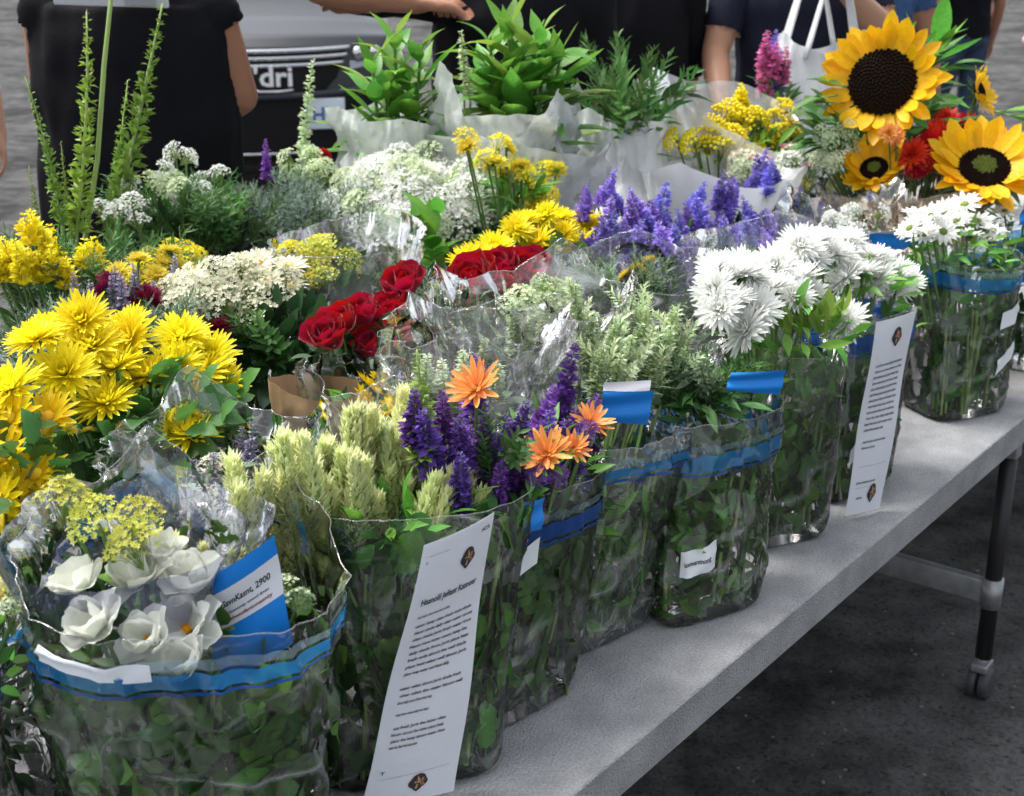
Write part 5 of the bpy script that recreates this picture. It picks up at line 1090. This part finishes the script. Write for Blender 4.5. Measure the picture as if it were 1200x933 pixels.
def hand(mb, w, d, palm_n, curl, s=1.):
    d = Vector(d).normalized(); n = Vector(palm_n); n = (n - d * n.dot(d)).normalized(); side = d.cross(n)
    c = Vector(w) + d * .045 * s
    for q in (-.027, -.009, .009, .027): limb(mb, [Vector(w) + side * q * .6 * s, c + side * q * s, Vector(w) + d * .085 * s + side * q * s], [.017 * s, .016 * s, .013 * s], 8)
    for i, (q, L) in enumerate(((-.030, .062), (-.010, .075), (.010, .078), (.030, .068))):
        p = Vector(w) + d * .085 * s + side * q * s; pts = [p]; dd = d.copy()
        for k in range(3): dd = (dd * math.cos(curl) + n * math.sin(curl)).normalized(); p = p + dd * L * s * (.45, .32, .23)[k]; pts.append(p.copy())
        limb(mb, pts, [.0095 * s, .009 * s, .008 * s, .0065 * s], 8)
    p = Vector(w) + d * .03 * s + side * .034 * s; limb(mb, [p, p + (side * .8 + d * .5 + n * .3) * .035 * s, p + (side * .75 + d * .95 + n * .7) * .055 * s], [.013 * s, .011 * s, .008 * s], 8)
def person(label, x, y, face, shirt, pants, skin, arms, h=1.72, sleeve=.5, shoe=None, shorts=False, legs=None, vox=.009, hair=None, stance=.1, lean=0., tunic=0.):
    """arms: per side (elbow, wrist, palm direction, curl) in body axes (x to the body's own side +, y forward, z up), legs likewise (knee, ankle)"""
    k = h / 1.72; mb = MB(); L = lambda z: lean * max(0, z - .95)
    elo(mb, [(0, 0, .84, .10, .08), (0, 0, .88, .165, .115), (0, 0, .95, .175, .125), (0, L(1.08), 1.08, .155, .11), (0, L(1.20), 1.20, .165, .118), (0, L(1.32), 1.32, .180, .118), (0, L(1.40), 1.40, .170, .095), (0, L(1.45), 1.45, .10, .07), (0, L(1.48), 1.48, .06, .06), (0, L(1.55) + .01, 1.55, .055, .058)])
    if tunic: elo(mb, [(0, 0, .50, tunic * .9, .13), (0, 0, .56, tunic * 1.04, .16), (0, 0, .9, tunic, .16), (0, L(1.1), 1.1, tunic * .97, .155), (0, L(1.3), 1.3, tunic * .96, .14), (0, L(1.41), 1.41, tunic * .88, .11)])
    hy = L(1.62) + .025
    ball(mb, (0, hy, 1.625), (.076, .095, .112), None, 0, 20, 12); limb(mb, [(0, hy + .075, 1.545), (0, hy + .06, 1.57)], [.032, .035]); limb(mb, [(0, hy + .098, 1.635), (0, hy + .112, 1.605)], [.010, .014], 8)
    for s_ in (-1, 1): ball(mb, (s_ * .078, hy - .005, 1.62), (.012, .02, .032), None, 0, 8, 6); limb(mb, [(s_ * .034, hy + .078, 1.652), (s_ * .02, hy + .082, 1.650)], [.011, .010], 8)
    limb(mb, [(-.022, hy + .088, 1.572), (0, hy + .094, 1.573), (.022, hy + .088, 1.572)], [.007, .010, .007], 8)
    segs = [('torso', Vector((0, 0, .90)), Vector((0, L(1.4), 1.40))), ('head', Vector((0, L(1.5), 1.50)), Vector((0, hy, 1.70)))]
    for s_, arm in zip((-1, 1), arms):
        sh = Vector((s_ * .185, L(1.40), 1.395)); el, wrst, pn, cu = Vector(arm[0]), Vector(arm[1]), arm[2], arm[3]
        limb(mb, [sh, sh.lerp(el, .5), el], [.058, .050, .041]); limb(mb, [el, el.lerp(wrst, .35), wrst], [.041, .042, .028]); hand(mb, wrst, (wrst - el), pn, cu)
        segs += [('uarm', sh, el), ('farm', el, wrst + (wrst - el).normalized() * .2)]
    for i, s_ in enumerate((-1, 1)):
        hp = Vector((s_ * .088, 0, .88)); kn, an = (Vector(q) for q in legs[i]) if legs else (Vector((s_ * (stance * .9), .015, .49)), Vector((s_ * stance, -.01, .085)))
        limb(mb, [hp, hp.lerp(kn, .5), kn], [.088, .075, .056]); limb(mb, [kn, kn.lerp(an, .3), an], [.056, .055, .038])
        limb(mb, [an + Vector((0, -.03, -.045)), an + Vector((0, .06, -.05)), an + Vector((0, .17, -.058))], [.04, .042, .03])
        segs += [('thigh', hp, kn), ('shin', kn, an + Vector((0, 0, .0))), ('foot', an + Vector((0, -.05, -.05)), an + Vector((0, .19, -.06)))]
    me = mb.mesh('person', skin); ob = bpy.data.objects.new('tmp', me); COL.objects.link(ob)
    rm = ob.modifiers.new('r', 'REMESH'); rm.mode = 'VOXEL'; rm.voxel_size = vox; sm = ob.modifiers.new('s', 'SMOOTH'); sm.factor = .5; sm.iterations = 3
    bpy.context.view_layer.update(); m2 = bpy.data.meshes.new_from_object(ob.evaluated_get(bpy.context.evaluated_depsgraph_get())); bpy.data.objects.remove(ob)
    nv = len(m2.vertices); co_ = np.empty(nv * 3); m2.vertices.foreach_get('co', co_); co_ = co_.reshape(-1, 3)
    D = []; T = []
    for nm, a, b_ in segs:
        a = np.array(a); ab = np.array(b_) - a; t = np.clip(((co_ - a) @ ab) / (ab @ ab), 0, 1); d = np.linalg.norm(co_ - a - t[:, None] * ab, axis=1); D.append(d - (.085 if nm == 'torso' else 0) if not tunic or nm not in ('uarm', 'farm') else np.where((d < .064) & (np.abs(co_[:, 0]) > tunic * .93), d - .2, d + .1)); T.append(t)
    D = np.array(D); T = np.array(T); w = D.argmin(0); tt = T[w, np.arange(nv)]; names = np.array([q[0] for q in segs])[w]
    z = np.zeros(nv, int)                                    # 0 skin 1 shirt 2 trousers 3 shoes 4 hair
    z[(names == 'torso') & (co_[:, 2] < 1.475)] = 1; z[(names == 'torso') & (co_[:, 2] < (.4 if tunic else .93))] = 2
    if tunic: z[(names == 'thigh') & (co_[:, 2] > .46)] = 1
    z[(names == 'uarm') & (tt < sleeve)] = 1; z[(names == 'farm') & (sleeve > 1) & (tt < sleeve - 1)] = 1
    z[(names == 'thigh')] = 2; z[(names == 'thigh') & (co_[:, 2] > (.46 if tunic else .94))] = 1; z[(names == 'shin') & ((not shorts) | (tt < .05))] = 2; z[(names == 'foot') & (co_[:, 2] < (.12 if legs is None else 9))] = 3; z[(names == 'shin') & (tt > .97)] = 3
    z[(names == 'head') & ((co_[:, 2] > 1.685) | ((co_[:, 1] < hy - .01) & (co_[:, 2] > 1.57)))] = 4
    no = np.empty(nv * 3); m2.vertices.foreach_get('normal', no); no = no.reshape(-1, 3)
    wrn = np.array([noise.noise(Vector(q) * 11) + .6 * noise.noise(Vector((q[0], q[1], q[2] * .5)) * 24) for q in co_])
    off = np.where(z == 1, .011 + .008 * wrn, np.where(z == 2, .010 + .008 * wrn, np.where(z == 4, .014 + .006 * wrn, np.where(z == 3, .006, 0))))
    ax = {}
    for nm, a, b_ in segs:
        if nm == 'uarm' and sleeve < 1:
            a = np.array(a); ab = np.array(b_) - a; ln = np.linalg.norm(ab); side_ = np.sign(a[0]); q = (names == 'uarm') & (np.sign(co_[:, 0]) == side_) & (np.abs(tt - sleeve) * ln < vox * .75)
            co_[q] += ab[None] * (sleeve - tt[q])[:, None]; tt[q] = sleeve; z[q] = 0
    ramp = np.where(names == 'uarm', np.clip((sleeve - tt) / .10, 0, 1), 1.); off = off * np.where(z == 1, .35 + .65 * ramp, 1)
    co_ = (co_ + no * off[:, None]) * k; co_[:, 2] = np.maximum(co_[:, 2], .003); m2.vertices.foreach_set('co', co_.ravel())
    m2.materials.clear()
    for q in (skin, shirt, pants, shoe or SHOE, hair or HAIR): m2.materials.append(q)
    fi = np.empty(len(m2.loops), int); m2.loops.foreach_get('vertex_index', fi); ls = np.empty(len(m2.polygons), int); m2.polygons.foreach_get('loop_start', ls)
    zf = z[fi[ls]]
    if len(fi) == 4 * len(ls):
        f4 = fi.reshape(-1, 4); arm_ = (names[f4] == 'uarm').all(1); zf[arm_] = np.where(tt[f4[arm_]].mean(1) < sleeve, 1, 0)
    m2.polygons.foreach_set('material_index', zf); m2.polygons.foreach_set('use_smooth', [True] * len(ls)); m2.update()
    o = link('person', m2); o.location = (x, y, 0); o.rotation_euler.z = face; o['label'] = label; o['category'] = 'person'; return o
SKIN1 = mat('skin_brown', (.30, .14, .085), .5, 0, 0, bump=.05, bump_s=120); SKIN2 = mat('skin_tan', (.42, .22, .14), .5, 0, 0, bump=.05, bump_s=120)
BLK = mat('black_cloth', (.006, .006, .008), .85, 0, 0, spec=.1, bump=.2, bump_s=200); BLK2 = mat('black_trousers', (.008, .008, .010), .85, 0, 0, spec=.15, bump=.2, bump_s=200)
NAVY = mat('navy_cloth', (.012, .014, .028), .85, 0, 0, spec=.15); JEAN = mat('blue_denim', (.035, .085, .20), .85, 0, 0, noise_s=30, bump=.2, bump_s=300); JEAND = mat('dark_denim', (.03, .05, .10), .85, 0, 0, noise_s=30)
GREY = mat('grey_cloth', (.36, .37, .40), .85, 0, 0); LGREY = mat('pale_grey_cloth', (.42, .44, .47), .85, 0, 0); SHOE = mat('shoe_black', (.012, .012, .014), .5, 0, 0); SHOEP = mat('shoe_pink', (.72, .52, .50), .6, 0, 0); HAIR = mat('hair_dark', (.015, .010, .008), .5, 0, 0)
down = lambda s_: ((s_ * .255, -.01, 1.12), (s_ * .275, .06, .88), (-s_, 0, 0), .35)
FC = math.pi    # facing the camera
person('broad person in loose black clothes standing behind the tall bud spikes', -.925, 3.42, FC, BLK, BLK2, SKIN1, [((-.232, -.06, 1.20), (-.06, -.22, 1.10), (0, -1, 0), .5), ((.225, -.06, 1.24), (.06, -.22, 1.12), (0, -1, 0), .5)], 1.82, .12, tunic=.238)
person('person in black behind the green leaf bunches with one bare forearm held across', .0, 3.80, FC, BLK, BLK2, SKIN1, [((-.24, .02, 1.13), (-.16, -.15, .95), (0, 0, -1), .5), ((.46, .165, 1.42), (.22, .165, 1.385), (0, 0, -1), .5)], 1.85, .93, tunic=.20)
person('person in black with back turned behind the white wrapped vase', .36, 4.45, .2, BLK, BLK2, SKIN1, [((-.23, .10, 1.13), (-.14, .25, 1.0), (0, 0, -1), .5), ((.23, .10, 1.13), (.14, .25, 1.0), (0, 0, -1), .5)], 1.80, .9, tunic=.19)
person('person in navy black reaching down to the yellow button bouquet', .91, 4.58, FC, NAVY, BLK2, SKIN2, [((-.25, .15, 1.25), (-.06, .33, 1.40), (0, 1, 0), 1.0), ((.245, .10, 1.19), (.245, .29, 1.06), (-1, 0, 0), .7)], 1.85, .68, lean=.05)
person('person in blue with one bare arm behind the sunflower leaves', 1.45, 5.75, FC, JEAN, BLK2, SKIN1, [down(-1), down(1)], 1.78, .35)
person('person in grey shirt and shorts walking behind the white wrapped vase', .73, 6.4, FC + 1.3, LGREY, GREY, SKIN2, [down(-1), down(1)], 1.74, .5, shorts=True)
person('person in blue jeans walking on the street beyond the sunflowers', 3.02, 9.4, .4, BLK, JEAND, SKIN1, [down(-1), down(1)], 1.75, .5, legs=[((-.09, .10, .50), (-.10, .06, .085)), ((.09, .02, .50), (.10, -.14, .10))], vox=.014)
person('person in black trousers and pale pink shoes stepping along the street', 7.0, 18.6, -1.4, BLK, BLK2, SKIN2, [down(-1), down(1)], 1.72, .5, shoe=SHOEP, legs=[((-.09, .16, .50), (-.09, .26, .10)), ((.09, .03, .52), (.09, -.25, .20))], vox=.02)
person('person in pale grey trousers standing past the person in black', -2.24, 5.2, FC + .4, NAVY, LGREY, SKIN2, [down(-1), down(1)], 1.75, .5, vox=.012)
# white paper on the chest of the person in black
mb = MB(); box(mb, (0, 0, 0), (.265, .012, .16), None, 0, .003); o = link('folded_paper', mb.mesh('folded_paper', PAPER)); o.location = (-.925, 3.262, 1.578); o.rotation_euler = (.30, .03, 0); o['label'] = 'folded white paper on the chest of the broad person in black'; o['category'] = 'paper'
mb = MB(); box(mb, (0, 0, 0), (.07, .010, .15), None, 0, .003); link('grey_flap', mb.mesh('grey_flap', GREY), o, tr(.07, -.0115, .002))

# ================================================================== CAR
PAINT = mat('car_paint', (.030, .034, .040), .38, 0, 0, spec=.25, coat=.12); CBLK = mat('car_black_plastic', (.006, .006, .007), .55, 0, 0, spec=.2); CHR = mat('chrome', (.62, .63, .65), .18, 0, 0, metal=1); GLS = mat('car_glass', (.02, .025, .03), .05, 0, 0, spec=.8); TYRE = mat('tyre', (.012, .012, .013), .8, 0, 0)
car = thing('parked_car', 'dark grey parked car with chrome grille bars facing the stall', 'car', (-1.62, 8.62, 0), rz=R(8))
def cgrid(name, f, nu, nv, m, parent=car, closed=False):
    mb = MB()
    for j in range(nv + 1):
        for i in range(nu + 1): mb.v.append(f(2 * i / nu - 1, j / nv))
    for j in range(nv):
        for i in range(nu): mb.f.append((j * (nu + 1) + i, j * (nu + 1) + i + 1, (j + 1) * (nu + 1) + i + 1, (j + 1) * (nu + 1) + i)); mb.m.append(0)
    return link(name, mb.mesh(name, m), parent)
bow = lambda u, k=.32: k * abs(u) ** 2.6
prof_pts = [(.06, .22), (.0, .30), (-.01, .45), (.0, .62), (.03, .80), (.06, .92), (.14, .985), (.5, 1.07), (1.15, 1.14), (1.30, 1.16), (1.75, 1.47), (2.1, 1.62), (2.8, 1.66), (3.7, 1.60), (4.2, 1.20), (4.5, 1.0), (4.55, .4)]
def pf(t):
    q = t * (len(prof_pts) - 1); i = min(int(q), len(prof_pts) - 2); a, c = prof_pts[i], prof_pts[i + 1]; w_ = q - i; return a[0] + (c[0] - a[0]) * w_, a[1] + (c[1] - a[1]) * w_
def body(u, t):
    y_, z_ = pf(t); hw = .90 - .16 * max(0, z_ - 1.12) / .5; return Vector((u * hw, y_ + bow(u) * max(0, 1 - y_ / 1.6), z_ - .05 * abs(u) ** 3 * min(1, y_ / .4 + .2)))
cgrid('body_shell', body, 24, 80, PAINT)
for s_ in (-1, 1):
    def side(u, t, s_=s_):
        y_ = .34 + (u * .5 + .5) * 4.18; zt = 1.0 if y_ < 1.3 else 1.05; return Vector((s_ * (.90 + .015 * math.sin(t * 3.1)), y_, .24 + t * (zt - .24)))
    cgrid('side_panel', side, 30, 8, PAINT)
    mb = MB(); mb.add([(s_ * .905, 1.35, 1.08), (s_ * .905, 3.95, 1.08), (s_ * .79, 3.5, 1.53), (s_ * .80, 1.95, 1.53)], [(0, 1, 2, 3)]); link('side_window', mb.mesh('side_window', GLS), car)
    for y_ in (.95, 3.6):
        mb = MB(); tube(mb, [(s_ * .70, y_, .33), (s_ * .90, y_, .33), (s_ * .925, y_, .33)], [.33, .33, .29], 28); wl = link('wheel', mb.mesh('wheel', TYRE), car)
        mb = MB(); tube(mb, [(s_ * .90, y_, .33), (s_ * .935, y_, .33)], [.21, .19], 20); link('rim', mb.mesh('rim', CHR), wl)
    # headlight
    def hl(u, t, s_=s_): x = s_ * (.62 + .135 * (u + 1)); return Vector((x, .02 + bow(x / .9) - .018 + .10 * t + .02 * (u + 1), .80 + .15 * t + .02 * u))
    h = cgrid('headlight', hl, 10, 6, mat('headlight_lens', (.30, .32, .35), .08, 0, 0, spec=.9, metal=.5))
    for q in (.68, .79): mb = MB(); ball(mb, (s_ * q, .03 + bow(q / .9), .87), (.045, .02, .045), None, 0, 12, 8); link('lamp_reflector', mb.mesh('lamp_reflector', CHR), h)
    mb = MB(); ball(mb, (s_ * .66, .01 + bow(.73) - .015, .42), (.07, .02, .05), None, 0, 12, 8); link('fog_lamp', mb.mesh('fog_lamp', GLS), car)
def windscreen(u, t): y_ = 1.32 + .42 * t; z_ = 1.175 + .30 * t; return Vector((u * (.80 - .08 * t), y_ - .02 + .05 * u * u, z_ + .005 - .02 * u * u))
cgrid('windscreen', windscreen, 12, 6, GLS)
gr = cgrid('grille', lambda u, t: Vector((u * (.60 - .10 * (1 - t)), bow(u * .60 / .9) - .028 + .05 * t, .64 + .27 * t)), 16, 6, CBLK)
for z_, k_ in ((.905, 1.0), (.862, .97), (.818, .93)):
    mb = MB(); tube(mb, [(u * .62 * k_, bow(u * .62 * k_ / .9) - .040 + .05 * (z_ - .64) / .27, z_ + .012 * u * u) for u in [i / 10 - 1 for i in range(21)]], [(.010, .014)] * 21, 8); link('grille_bar', mb.mesh('grille_bar', CHR), gr)
lb = cgrid('lower_bumper', lambda u, t: Vector((u * .80, bow(u * .88) - .035, .26 + .36 * t)), 20, 6, CBLK)
mb = MB(); tube(mb, [(u * .70, bow(u * .77) - .05, .285 + .02 * u * u) for u in [i / 10 - 1 for i in range(21)]], .011, 8); link('bumper_lip', mb.mesh('bumper_lip', CHR), lb)
mb = MB(); tube(mb, [(u * .74, bow(u * .80) - .045, .635 + .03 * u * u) for u in [i / 10 - 1 for i in range(21)]], .022, 8); link('bumper_bar', mb.mesh('bumper_bar', PAINT), lb)
me = text_mesh("'dri")
w_ = max(v.co.x for v in me.vertices)
me.transform(rx(R(90)) @ Matrix.Diagonal((.24 / w_, .17, 1, 1))); me.materials.clear(); me.materials.append(mat('badge_white', (.80, .80, .82), .3, 0, 0)); link('badge', me, gr, tr(.02, -.062, .705))
mb = MB(); tube(mb, [(.00, -.058, .685), (.06, -.060, .670), (.18, -.060, .670), (.26, -.058, .68)], .009, 8); link('badge_bar', mb.mesh('badge_bar', CHR), gr)
mb = MB(); box(mb, (.42, -.005, .525), (.31, .012, .19), None, 0, .004); plt = link('number_plate', mb.mesh('number_plate', mat('plate_white', (.62, .70, .76), .4, 0, 0)), car)
me = text_mesh('LHU'); w_ = max(v.co.x for v in me.vertices); me.transform(rx(R(90)) @ Matrix.Diagonal((.22 / w_, .13, 1, 1))); me.materials.clear(); me.materials.append(INKB); link('plate_characters', me, plt, tr(.31, -.0135, .475))
mb = MB(); box(mb, (.42, .06, .525), (.26, .12, .12)); link('plate_bracket', mb.mesh('plate_bracket', CBLK), car)
